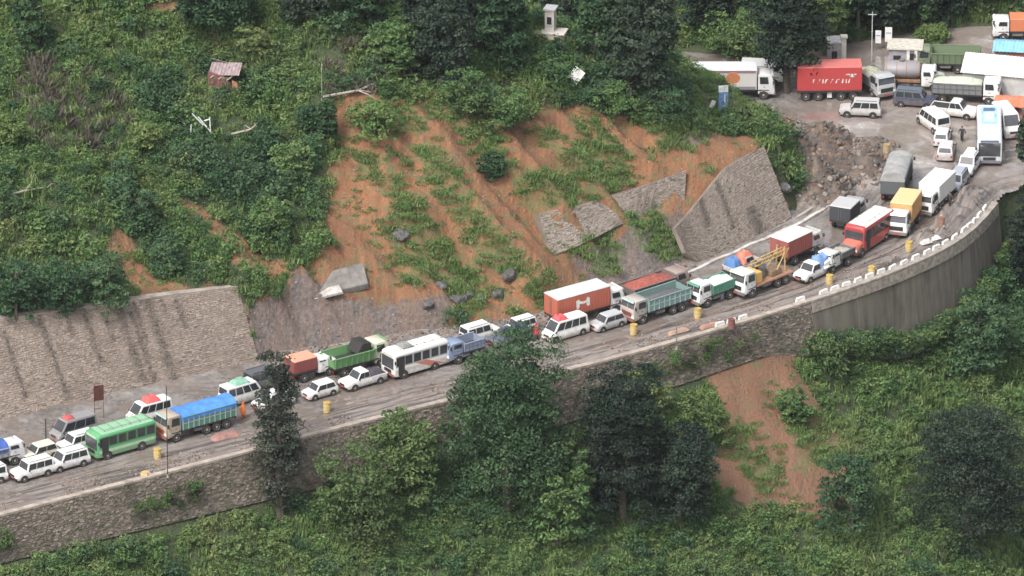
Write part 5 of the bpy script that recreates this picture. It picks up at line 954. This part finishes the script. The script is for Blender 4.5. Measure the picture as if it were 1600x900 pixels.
# red container semi-trailer, its grey cab swung towards the camera
def semi():
    loc, a = spot(1242, 1348, 160, 7.0, 2.45, 2, False); rt = empty('container_trailer', loc, a, 'bright red container trailer with white lettering under the dark tree', 'trailer'); cm = paint((.50, .022, .022), .75, .25)
    MB().box(-3.4, 3.4, -1.2, 1.2, .98, 1.18).build('deck', DARK, rt); MB().box(-3.4, 3.4, -1.22, 1.22, 1.18, 3.75).build('container', cm, rt, bevel=.03); MB().box(-3.44, 3.44, -1.25, 1.25, 3.75, 3.84, .04, .04, .04).build('roof', paint((.60, .13, .11), .5, 0), rt, bevel=.02)
    m = MB()
    for s in (-1, 1):
        for j in range(20): xx = -3.2 + j * 6.4 / 19; m.box(xx - .07, xx + .07, s * 1.22 - .03, s * 1.22 + .025, 1.3, 3.65)
    tag(m.build('corrugation', cm, rt), kind='stuff')
    for x in (-2.5, -1.2, 1.2, 2.5):
        for s in (-1, 1): wheel(rt, x, s * 1.02, .5, .36, s)
    rects = []; rs = random.Random(4); x = -1.9
    for wd in (.5, .35, .12, .5, .4, .55, .3, .12, .45): rects += [[(x, 2.05), (x + .14, 2.05), (x + .14 + wd * .3, 2.5), (x + wd * .3, 2.5)], [(x + wd * .3, 2.4), (x + wd * .8, 2.4), (x + wd * .8, 2.52), (x + wd * .3, 2.52)]]; x += wd + .12
    rects += [[(1.7, 2.95), (2.8, 2.95), (2.8, 3.08), (1.7, 3.08)], [(2.1, 2.7), (2.6, 2.7), (2.6, 2.95), (2.1, 2.95)]]
    logo(rt, rects, -1.25, MARK, 'lettering'); lights(rt, -3.4, 1.0, .85, .08, 'tail_light', TAIL)
    m = MB().box(-.25, .25, -1.0, -.8, .3, .98).build('landing_leg', plain((.55, .55, .53), .6), rt); return rt
semi()
lorry('grey lorry front turned towards the camera right of the red container', (1343, 1392, 162), 296, (.40, .41, .42), 'crate', (.20, .21, .2), L=5.2, W=2.35, cabH=2.7, rel=False, bh=.9, axles=2, name='lorry', load=((.34, .33, .25), 1.3, 'pale load on the grey lorry beside the red container'))
p = lorry('long white and dusty red lorry on the road behind the spur', (1078, 1214, 157), 0, (.60, .60, .60), 'box', (.58, .56, .53), L=8.6, W=2.45, cabH=2.75, rel=False, bh=2.15, roof=(.58, .60, .63), axles=2, name='box_lorry')
MB().box(-4.28, 2.3, -1.262, -1.225, 3.02, 3.3).build('side_band', paint((.28, .16, .19), .5, 0), p); MB().box(-4.28, -1.6, -1.264, -1.225, 1.3, 3.02).build('side_panel', paint((.42, .14, .11), .5, 0), p); MB().box(-4.28, 2.3, -1.265, -1.225, 1.16, 1.5).build('skirt_panel', paint((.22, .21, .23), .5), p)
lorry('white cab lorry standing half hidden behind the long white lorry', (1158, 1227, 138), -6, WH, 'box', (.5, .5, .5), L=4.6, W=2.1, cabH=2.4, rel=False, bh=1.2, axles=2, name='small_lorry')
lorry('grey tanker lorry with brown bands and a white cab', (1384, 1472, 146), -4, (.68, .68, .66), 'tank', (.24, .23, .25), L=6.6, W=2.3, cabH=2.4, rel=False, style='nose', axles=2, name='tanker_lorry', cat='tanker')
lorry('grey green lorry with a pale cover and a white cab by the orange stall', (1460, 1560, 168), -8, (.68, .67, .64), 'crate', (.17, .18, .18), L=7.2, W=2.35, cabH=2.6, rel=False, bh=1.05, axles=2, name='crate_lorry', load=((.45, .50, .38), 1.35, 'pale green sheet over the grey green lorry', 'load_sheet'))
lorry('green tipper lorry parked at the back of the yard by the grey hut', (1436, 1522, 118), 176, (.18, .22, .13), 'tipper', (.13, .19, .09), L=7.0, W=2.4, cabH=2.6, rel=False, bh=1.1, axles=3, name='tipper_lorry', cat='tipper')
lorry('white lorry with an orange body climbing the road at the upper right edge', (1556, 1626, 66), 180, (.66, .67, .66), 'box', (.60, .16, .04), L=5.6, W=2.2, cabH=2.4, rel=False, bh=1.3, axles=2, name='small_lorry')
# =====================================================================================================
# STREET FURNITURE, BUILDINGS, PEOPLE
# =====================================================================================================
def drum(px, py, label, col=(.52, .36, .09), h=1.0, r=.36, lean=0, group=None):
    p = at(px, py); p.z = qz(p.x, p.y); rt = empty('barrel', p, rng.uniform(0, 6), label, 'barrel', group); rt.rotation_euler.x = lean; m = paint(col, .6, .35)
    MB().loft([[(math.cos(6.2832 * i / 18) * rr, math.sin(6.2832 * i / 18) * rr, z) for i in range(18)] for z, rr in ((0, r), (h * .32, r), (h * .33, r + .03), (h * .36, r), (h * .65, r), (h * .66, r + .03), (h * .69, r), (h, r))]).build('drum_body', m, rt, smooth=True)
    MB().loft([[(math.cos(6.2832 * i / 18) * rr, math.sin(6.2832 * i / 18) * rr, z) for i in range(18)] for z, rr in ((h, r + .02), (h + .03, r + .02))]).build('lid', plain(tuple(c * .8 for c in col), .7), rt)
drum(246, 717, 'yellow barrel beside the rear of the green bus'); drum(231, 742, 'tipped orange barrel at the road edge below the green bus', (.55, .34, .16), .8, .36, R(70)); drum(511, 644, 'yellow barrel on the road below the white hatchback'); drum(990, 522, 'yellow barrel at the front wheel of the long green lorry'); drum(1090, 496, 'yellow barrel in front of the short white cabbed lorry')
drum(1296, 446, 'ochre barrel below the old white lorry'); drum(1362, 432, 'ochre barrel by the guard blocks below the red bus'); drum(1420, 400, 'ochre barrel below the yellow box lorry'); drum(1471, 366, 'rusty brown barrel on the mud inside the bend', (.26, .13, .07), 1.1, .33); drum(1385, 248, 'ochre barrel beyond the grey tarpaulin lorry', (.40, .29, .13), 1.1)
drum(1143, 514, 'dark red barrel at the outer road edge', (.20, .06, .05), 1.0, .35)
# board on two legs below the wall
b = at(155, 655); rt = empty('notice_board', b, R(20), 'brown board on two legs in front of the long stone wall', 'sign'); MB().box(-.5, .5, -.04, .04, 2.0, 3.6).build('board', plain((.085, .03, .022), .6), rt)
for s in (-1, 1): MB().box(s * .46 - .04, s * .46 + .04, -.045, .035, -.3, 2.0).build('leg', plain((.17, .13, .11), .8), rt)
MB().box(-.42, .42, -.03, .03, 1.1, 1.18).build('crossbar', plain((.17, .13, .11), .8), rt)
def pole(px, by, ty, r, label, m=STEEL, z=None, arm=None):
    b = at(px, by, z) if z is not None else hit(px, by); sc = 15.5 * (1 - (b.y * CT - b.z * ST) / DIST); h = (by - ty) / (sc * CT); rt = empty('pole', b, 0, label, 'pole'); MB().tube([(0, 0, -.5), (0, 0, h)], [r, r * .7], 8).build('shaft', m, rt, smooth=True)
    MB().tube([(0, 0, -.1), (0, 0, .25)], r * 2.2, 8).build('footing', plain((.3, .28, .26), .9), rt)
    if arm: MB().box(-arm / 2, arm / 2, -.03, .03, h - .35, h - .27).build('crossarm', m, rt)
    return rt
pole(262, 745, 602, .05, 'thin dark pole standing before the blue covered lorry', DARK, z=0.05); pole(1057, 545, 505, .05, 'short thin post on the outer road edge', STEEL, z=.05); pole(1362, 98, 20, .06, 'thin pale utility pole left of the white signboards', plain((.5, .5, .48), .7), arm=.9); pole(503, 160, 100, .03, 'thin grey pole by the dead branches', plain((.4, .4, .38), .8))
pole(735, 60, 8, .12, 'turquoise post among the trees at the top', plain((.12, .42, .45), .5)); pole(72, 700, 655, .07, 'short dark stake in front of the wall at the left', DARK, z=.1)
# tilted white square board on the rim of the slide
b = hit(900, 150); rt = empty('square_board', b, R(-8), 'tilted white square board on a thin post above the slide rim', 'sign'); m = MB().box(-.62, .62, -.04, .04, -.76, .76).build('board', plain((.72, .71, .68), .6, .12), rt); m.location = (0, -.05, 2.25); m.rotation_euler = (R(-12), R(36), 0); MB().tube([(0, .06, -.5), (0, .06, 2.6)], .05, 6).build('leg', STEEL, rt)
# blue poster boards on the spur tip
b = hit(1130, 178); rt = empty('poster_board', b, R(10), 'narrow blue and white poster board on the spur tip', 'sign'); MB().box(-.5, .5, -.05, .05, .2, 2.4).build('board', plain((.13, .24, .42), .5, .6, 2.5), rt); MB().box(-.5, .5, -.055, .055, 2.403, 3.1).build('header', plain((.68, .69, .70), .5), rt); MB().box(.1, .2, -.06, -.052, .4, 2.2).build('text_column', plain((.62, .66, .72), .5), rt)
for s in (-1, 1): MB().box(s * .4 - .05, s * .4 + .05, .055, .14, -.6, 3.0).build('leg', STEEL, rt)
b = hit(1112, 176); rt = empty('small_board', b, R(30), 'small slanting white board left of the blue poster board', 'sign'); m = MB().box(-.25, .25, -.03, .03, -.6, .6).build('board', plain((.66, .65, .63), .6), rt); m.location = (0, 0, .7); m.rotation_euler = (0, R(28), 0); MB().tube([(0, .05, -.4), (0, .05, 1.0)], .035, 6).build('leg', STEEL, rt)
b = hit(1140, 175); b.z += 0; rt = empty('orange_sign', b + Vector((.35, .4, 0)), 0, 'round edged orange sign above the blue poster board', 'sign'); MB().loft([[(math.cos(6.2832 * i / 12) * .75 * f, y, 3.6 + math.sin(6.2832 * i / 12) * .62 * f) for i in range(12)] for y, f in ((-.06, 1), (.06, 1))]).build('disc', plain((.50, .19, .08), .6, .3, 3), rt); MB().tube([(0, .09, -.5), (0, .09, 3.4)], .06, 6).build('leg', STEEL, rt)
def signboard(px, by, ty, wpx, label):
    b = at(px, by, 0.0); b.z = float(zat(b.x, b.y)) if zat(b.x, b.y) > 0 else 0; sc = 14.7; h = (by - ty) / (sc * CT); w_ = wpx / sc / 2; rt = empty('signboard', b, R(-6), label, 'sign'); MB().box(-w_, w_, -.05, .05, h * .35, h).build('board', plain((.68, .68, .67), .6, .15), rt); MB().box(-w_ * .7, w_ * .7, -.056, -.051, h * .72, h * .78).build('text_line', plain((.25, .30, .40), .6), rt)
    for s in (-1, 1): MB().box(s * w_ * .7 - .04, s * w_ * .7 + .04, .052, .12, -.3, h * .9).build('leg', STEEL, rt)
signboard(1372, 78, 48, 9, 'narrow white signboard, left one of two at the back of the yard'); signboard(1388, 77, 43, 11, 'taller white signboard, right one of two at the back of the yard')
WALLW = plain((.50, .47, .43), .85, .25, 1); WALLG = plain((.30, .29, .29), .9, .35, 1.2); ROOFG = plain((.40, .40, .41), .6, .3, 2)
# concrete gatepost hut behind the red container
b = at(1308, 108); rt = empty('concrete_hut', b, R(4), 'grey concrete hut with a pale pillar behind the red container', 'hut'); MB().box(-1.0, .35, -.9, .9, 0, 3.3).build('wall', WALLG, rt); MB().box(.36, .85, -.95, -.4, 0, 3.9).build('pillar', WALLW, rt); MB().box(.25, .97, -1.1, -.3, 3.9, 4.1).build('pillar_cap', WALLW, rt); MB().box(-1.1, .34, -1, 1, 3.3, 3.45).build('roof', ROOFG, rt); MB().box(-.7, -.1, -.93, -.9, 1.4, 2.4).build('window', GLASS, rt)
# grey hut with doorway
b = at(1414, 106); rt = empty('grey_hut', b, R(-5), 'grey walled hut with a dark doorway between white door posts', 'hut'); MB().box(-1.7, 1.7, -1.3, 1.3, 0, 2.6).build('wall', plain((.30, .28, .30), .9, .3, 1.2), rt); MB().box(-1.9, 1.9, -1.5, 1.5, 2.6, 2.75).build('roof', plain((.46, .44, .38), .8), rt); d = MB().box(.55, 1.05, -1.34, -1.3, 0, 2.2).build('door', DARK, rt)
for x in (.38, 1.2): MB().box(x - .16, x + .16, -1.45, -1.301, 0, 2.55).build('door_post', plain((.64, .63, .61), .8), rt)
MB().box(-1.2, -.4, -1.33, -1.3, 1.2, 1.9).build('window', GLASS, rt)
def shed(px, by, yaw, Lx, Ly, hw, rise, wallm, roofm, name, label, cat, corr=.35, open_=False, brick=False):
    b = at(px, by); b.z = max(0, float(zat(b.x, b.y))); rt = empty(name, b, R(yaw), label, cat)
    MB().box(-Lx / 2, Lx / 2, -Ly / 2, Ly / 2, -.3, hw).build('wall', wallm, rt) if not open_ else [MB().tube([(sx * (Lx / 2 - .1), sy * (Ly / 2 - .1), -.3), (sx * (Lx / 2 - .1), sy * (Ly / 2 - .1), hw)], .05, 6).build('post', STEEL, rt) for sx in (-1, 1) for sy in (-1, 1)]
    for s in (-1, 1):
        n = max(4, int(Lx / corr)); m = MB()
        for i in range(n):
            x0, x1 = -Lx / 2 - .2 + i * (Lx + .4) / n, -Lx / 2 - .2 + (i + 1) * (Lx + .4) / n; xm = (x0 + x1) / 2; e = s * (Ly / 2 + .3)
            for xa, xb_, za, zb in ((x0, xm, 0, .06), (xm, x1, .06, 0)): m.hexa([(xa, e, hw - .02 + za), (xb_, e, hw - .02 + zb), (xb_, 0, hw + rise + zb), (xa, 0, hw + rise + za)], [(xa, e, hw + .02 + za), (xb_, e, hw + .02 + zb), (xb_, 0, hw + rise + .04 + zb), (xa, 0, hw + rise + .04 + za)])
        m.build('roof_sheet', roofm, rt)
    g_ = MB()
    for sx in (-1, 1): x = sx * (Lx / 2 - .04); g_.add([(x, -Ly / 2, hw), (x, Ly / 2, hw), (x, 0, hw + rise)], [(0, 1, 2)])
    if not open_: g_.build('gable', wallm, rt)
    if not open_: MB().box(-Lx / 2 + .5, -Lx / 2 + 1.4, -Ly / 2 - .03, -Ly / 2, 0, 2.0).build('door', plain((.16, .17, .17), .6), rt)
    return rt
shed(1572, 140, -14, 8.5, 4.5, 2.5, 1.3, plain((.42, .41, .40), .9, .25, 1), plain((.60, .585, .565), .6, .25, 1.5), 'white_shed', 'large whitish sheet roofed shed at the right of the yard', 'shed')
shed(1592, 100, -8, 5.0, 3.0, 2.0, .5, plain((.30, .12, .09), .9, .4, 3), plain((.20, .42, .62), .5, .25, 1.5), 'blue_roofed_shed', 'brick shed with a pale blue roof at the upper right edge', 'shed')
shed(1590, 180, -8, 4.4, 2.6, 1.5, .5, STEEL, plain((.62, .16, .09), .7, .25, 1.5), 'market_stall', 'open stall under an orange sheet behind the white van', 'stall', .6, True)
for i, (x, c) in enumerate(((1572, (.30, .10, .08)), (1590, (.36, .14, .09)))): tag_o = load_on(empty('x', at(x, 182), 0, 'x', 'x'), -.6, .6, -.5, .5, 0, 1.0, c, ('dark red', 'brown red')[i] + ' covered stack of goods under the orange stall', 'goods_stack', 40 + i); bpy.data.objects.remove(bpy.data.objects['x'])
# white house on the wooded slope
b = hit(860, 58); rt = empty('white_house', b, R(-14), 'small white house with a tall narrow wing among the trees at the top', 'house'); MB().box(-.45, .5, -.6, .6, -1, 3.0).build('tower_wall', WALLW, rt); MB().box(-.6, .65, -.75, .75, 3.0, 3.18).build('roof', ROOFG, rt); MB().box(-1.3, 1.6, -1.1, .7, -1.5, .6).build('wall', plain((.56, .48, .38), .9, .25, 1), rt); MB().box(-1.4, 1.7, -1.2, .8, .6, .7).build('terrace_slab', WALLW, rt); w_ = MB().box(-.22, .26, -.64, -.6, 1.5, 2.3).build('window', GLASS, rt); MB().box(-.3, .34, -.68, -.641, 1.42, 1.498).build('sill', WALLW, w_); MB().box(.7, 1.3, -1.14, -1.1, -1.2, .4).build('door', DARK, rt)
b = hit(905, 66); rt = empty('garden_wall', b, R(-22), 'low pale garden wall running right from the white house', 'wall'); MB().box(-2.2, 2.2, -.15, .15, -1, .8).build('wall_body', plain((.50, .46, .39), .9, .3, 1), rt); MB().box(-2.25, 2.25, -.2, .2, .8, .9).build('coping', WALLW, rt); MB().box(1.9, 2.5, -.3, .3, -1, 1.3).build('gate_pillar', WALLW, rt)
# collapsed hut on the green hillside
b = hit(355, 134) + Vector((0, .4, .75)); rt = empty('collapsed_hut', b, R(-24), 'collapsed hut with a broken pinkish sheet roof in the scrub', 'hut'); RF = plain((.24, .185, .19), .7, .5, 2.5)
for s, rx_ in ((-1, 44), (1, -18)):
    m = MB()
    for i in range(9): x = -1.7 + i * .38; m.box(x, x + .19, 0, 1.5, .0, .04); m.box(x + .19, x + .38, 0, 1.5, .05, .09)
    o = m.build('roof_sheet', RF, rt); o.location = (0, -.1 * s, 1.5); o.rotation_euler = (R(180 + 40) if s < 0 else R(-25), R(8), 0)
    if s < 0: o.rotation_euler = (R(-40), R(8), R(180))
MB().hexa([(-1.6, -1.2, -1.2), (1.3, -1.3, -1.2), (1.3, -1.1, -1.2), (-1.6, -1.0, -1.2)], [(-1.6, -1.15, .75), (.6, -1.2, .35), (.6, -1.05, .35), (-1.6, -1.0, .75)]).build('wall', plain((.15, .06, .058), .9, .4, 3), rt); MB().hexa([(1.0, -1.1, -1.2), (1.9, -1.2, -1.2), (1.9, -.8, -1.2), (1.0, -.8, -1.2)], [(1.0, -1.0, .1), (1.6, -1.1, -.2), (1.6, -.8, -.2), (1.0, -.8, .1)]).build('brick_heap', plain((.27, .13, .08), .9, .4, 5), rt)
for k in range(3): MB().tube([(-1.2 + k * .9, -1.4, .2), (.2 + k * .7, .3, 1.5 - .2 * k)], .06, 6).build('rafter', PALEBARK, rt)
# white frame poles
b = hit(315, 222) + Vector((0, -.6, .8)); rt = empty('broken_shelter', b, 0, 'leaning whitish poles of a broken frame on the hillside', 'frame')
for q in ([(-1.1, 0, -.5), (-1.0, 0, 1.1)], [(-.3, .1, 1.9), (1.0, -.1, .3)], [(.3, 0, 1.5), (.9, 0, 1.7)], [(.95, 0, .2), (.85, 0, 1.9)], [(-.9, .2, 2.2), (.2, .1, 1.0)]): MB().tube(q, .07, 6).build('frame_pole', plain((.55, .56, .56), .7), rt)
# water pipe / culvert mouth at the left end of the broken wall
# ---- people ----
SKIN = plain((.30, .165, .105), .6, .15)
def person(px, py, yaw, top, legs, label, hair=(.012, .010, .009), cape=None, h=1.68, walk=.16, hood=None, arm_out=.12):
    p = at(px, py); p.z = qz(p.x, p.y); rt = empty('person', p, R(yaw), label, 'person'); s = h / 1.7
    V, E, RR = [], [], []
    def j(x, y, z, r, par=None): V.append((x * s, y * s, z * s)); RR.append(r * s); (E.append((par, len(V) - 1)) if par is not None else 0); return len(V) - 1
    pel = j(0, 0, .94, .125); wa = j(0, 0, 1.10, .115, pel); ch = j(.01, 0, 1.30, .135, wa); nk = j(.01, 0, 1.46, .055, ch); hb = j(.025, 0, 1.54, .075, nk); hd = j(.03, 0, 1.63, .095, hb); j(.02, 0, 1.69, .07, hd)
    for sd in (-1, 1):
        f = walk * sd
        hp = j(0, sd * .09, .90, .095, pel); kn = j(f * .6 + .03, sd * .095, .50, .065, hp); an = j(f - .04, sd * .095, .09, .045, kn); j(f + .12, sd * .105, .035, .035, an)
        sh = j(0, sd * .185, 1.40, .065, ch); el = j(-f * .5 - .02, sd * (.20 + arm_out), 1.12, .045, sh); wr = j(-f * .8 + .08, sd * (.20 + arm_out), .90, .032, el); pm_ = j(-f * .8 + .11, sd * (.20 + arm_out), .83, .030, wr)
        for k in range(4): a_ = j(-f * .8 + .085 + .022 * k, sd * (.20 + arm_out), .775, .0095, pm_); j(-f * .8 + .09 + .02 * k, sd * (.185 + arm_out), .735 + .006 * abs(k - 1.5), .0085, a_)
        t_ = j(-f * .8 + .145, sd * (.185 + arm_out), .82, .011, pm_); j(-f * .8 + .16, sd * (.175 + arm_out), .785, .009, t_)
    me = bpy.data.meshes.new('body_src'); me.from_pydata(V, E, []); tmp = bpy.data.objects.new('body_src', me); COL.objects.link(tmp)
    sk = tmp.modifiers.new('skin', 'SKIN'); sk.use_smooth_shade = True
    for i, d in enumerate(me.skin_vertices[0].data): d.radius = (RR[i], RR[i]); d.use_root = (i == 0)
    sb = tmp.modifiers.new('sub', 'SUBSURF'); sb.levels = sb.render_levels = 1
    dg = bpy.context.evaluated_depsgraph_get(); bm_ = bpy.data.meshes.new_from_object(tmp.evaluated_get(dg)); bpy.data.objects.remove(tmp)
    bm_.materials.clear(); bm_.materials.append(SKIN); link('body', bm_, None, rt)
    def shell(name, rings, m): return MB().loft([[(x + math.cos(6.2832 * i / 14) * a_ * s, y + math.sin(6.2832 * i / 14) * b_ * s, z * s) for i in range(14)] for x, y, z, a_, b_ in rings]).build(name, m, rt, smooth=True)
    cm = plain(cape or top, .75, .25, 4); lm = plain(legs, .8, .25, 5)
    shell('shirt', [(0, 0, .82 if not cape else .55, .17 if not cape else .26, .20 if not cape else .34), (0, 0, .95, .165 if not cape else .22, .195 if not cape else .30), (0, 0, 1.12, .15 if not cape else .19, .175 if not cape else .27), (0, 0, 1.32, .155, .215 if not cape else .25), (0, 0, 1.42, .12, .19), (0, 0, 1.47, .07, .09)], cm)
    for sd in (-1, 1):
        f = walk * sd; shell('trouser_leg', [(f - .04, sd * .095 * s, .10, .075, .07), (f * .6 + .03, sd * .095 * s, .50, .09, .085), (f * .2, sd * .09 * s, .78, .11, .10), (0, sd * .085 * s, .92, .12, .10)], lm)
        MB().tube([(-.0, sd * .185 * s, 1.41 * s), (-f * .5 - .02, sd * (.20 + arm_out) * s, 1.12 * s), (-f * .75 + .06, sd * (.20 + arm_out) * s, .94 * s)], [.085 * s, .066 * s, .05 * s], 10).build('sleeve', cm, rt, smooth=True)
        MB().box(f - .10, f + .16, sd * .10 - .045, sd * .10 + .045, 0, .09, .03).build('shoe', DARK, rt, bevel=.02)
        MB().loft([[(.122 * s + dx, sd * .034 * s + math.cos(1.0472 * i) * .013, 1.635 * s + math.sin(1.0472 * i) * .008) for i in range(6)] for dx in (-.01, .006)]).build('eye', DARK, rt); MB().box(.01 * s, .05 * s, sd * .095 * s - .012, sd * .095 * s + .012, 1.60 * s, 1.66 * s).build('ear', SKIN, rt, bevel=.006)
    MB().hexa([(.11 * s, -.017, 1.585 * s), (.145 * s, -.014, 1.585 * s), (.145 * s, .014, 1.585 * s), (.11 * s, .017, 1.585 * s)], [(.11 * s, -.008, 1.635 * s), (.12 * s, -.007, 1.635 * s), (.12 * s, .007, 1.635 * s), (.11 * s, .008, 1.635 * s)]).build('nose', SKIN, rt); MB().box(.10 * s, .118 * s, -.028, .028, 1.553 * s, 1.565 * s).build('mouth', plain((.22, .07, .06), .5), rt)
    hm = plain(hood or hair, .8, .2, 6); shell('hood' if hood else 'hair', [(-.035, 0, 1.50 if hood else 1.57, .095, .115), (-.02, 0, 1.63, .115 if hood else .10, .118 if hood else .104), (.0, 0, 1.70, .115 if hood else .105, .105), (.01, 0, 1.755, .07, .065)], hm); return rt
person(380, 654, 200, ORG, (.50, .12, .03), 'person in bright orange rain clothes beside the blue covered lorry', cape=(.68, .16, .03), hood=(.68, .16, .03))
person(838, 530, 200, RED, (.06, .05, .05), 'person in a wide dark red rain cape in front of the white minibus', cape=(.34, .025, .04), hood=(.40, .03, .05), h=1.75)
person(1503, 221, 260, (.03, .03, .035), (.025, .025, .03), 'person in dark clothes standing in the yard beside the coach'); person(1484, 333, 230, (.028, .03, .04), (.02, .02, .025), 'person in dark clothes beside the white box lorry at the bend')
person(346, 668, 40, (.30, .29, .27), (.06, .06, .08), 'person in a grey shirt walking behind the blue covered lorry') if False else None
# fallen reddish sheet and debris by the road edge
o = bundle(None, -1.6, 1.6, -.6, .6, 0, .45, (.30, .14, .115), name='earth_pile', seed=51); p = at(352, 682); o.location = (p.x, p.y, qz(p.x, p.y) - .05); o.rotation_euler = (0, 0, R(30)); tag(o, 'small reddish earth pile on the road edge below the orange clad person', 'earth pile')
for i, (x, y, c, lb) in enumerate([(1460, 382, (.62, .60, .57), 'white bag lying on mud inside the bend'), (1447, 388, (.50, .47, .43), 'pale sack beside the white bag inside the bend'), (1110, 512, (.34, .17, .12), 'reddish plank pile on the outer road edge'), (1060, 522, (.36, .22, .15), 'low brown earth pile on the outer road edge')]):
    o = bundle(None, -.7 - .6 * (i > 1), .7 + .6 * (i > 1), -.35, .35, 0, .35, c, name='sack' if i < 2 else 'earth_pile', seed=60 + i); p = at(x, y); o.location = (p.x, p.y, qz(p.x, p.y) - .03); o.rotation_euler = (0, 0, R(35)); tag(o, lb, 'sack' if i < 2 else 'earth pile')

# ---- air: a very thin even veil over the valley ----
hz = MB().box(-3005, 3005, -3005, 3005, -76, 395).build('haze', None); tag(hz, 'thin pale haze over the whole valley', kind='stuff')
m = bpy.data.materials.new('haze'); m.use_nodes = True; t_ = m.node_tree; t_.nodes.remove(t_.nodes['Principled BSDF']); pv = t_.nodes.new('ShaderNodeVolumePrincipled'); pv.inputs['Color'].default_value = (.86, .92, 1.0, 1); pv.inputs['Density'].default_value = .000015; t_.links.new(pv.outputs[0], t_.nodes['Material Output'].inputs['Volume']); hz.data.materials.append(m)
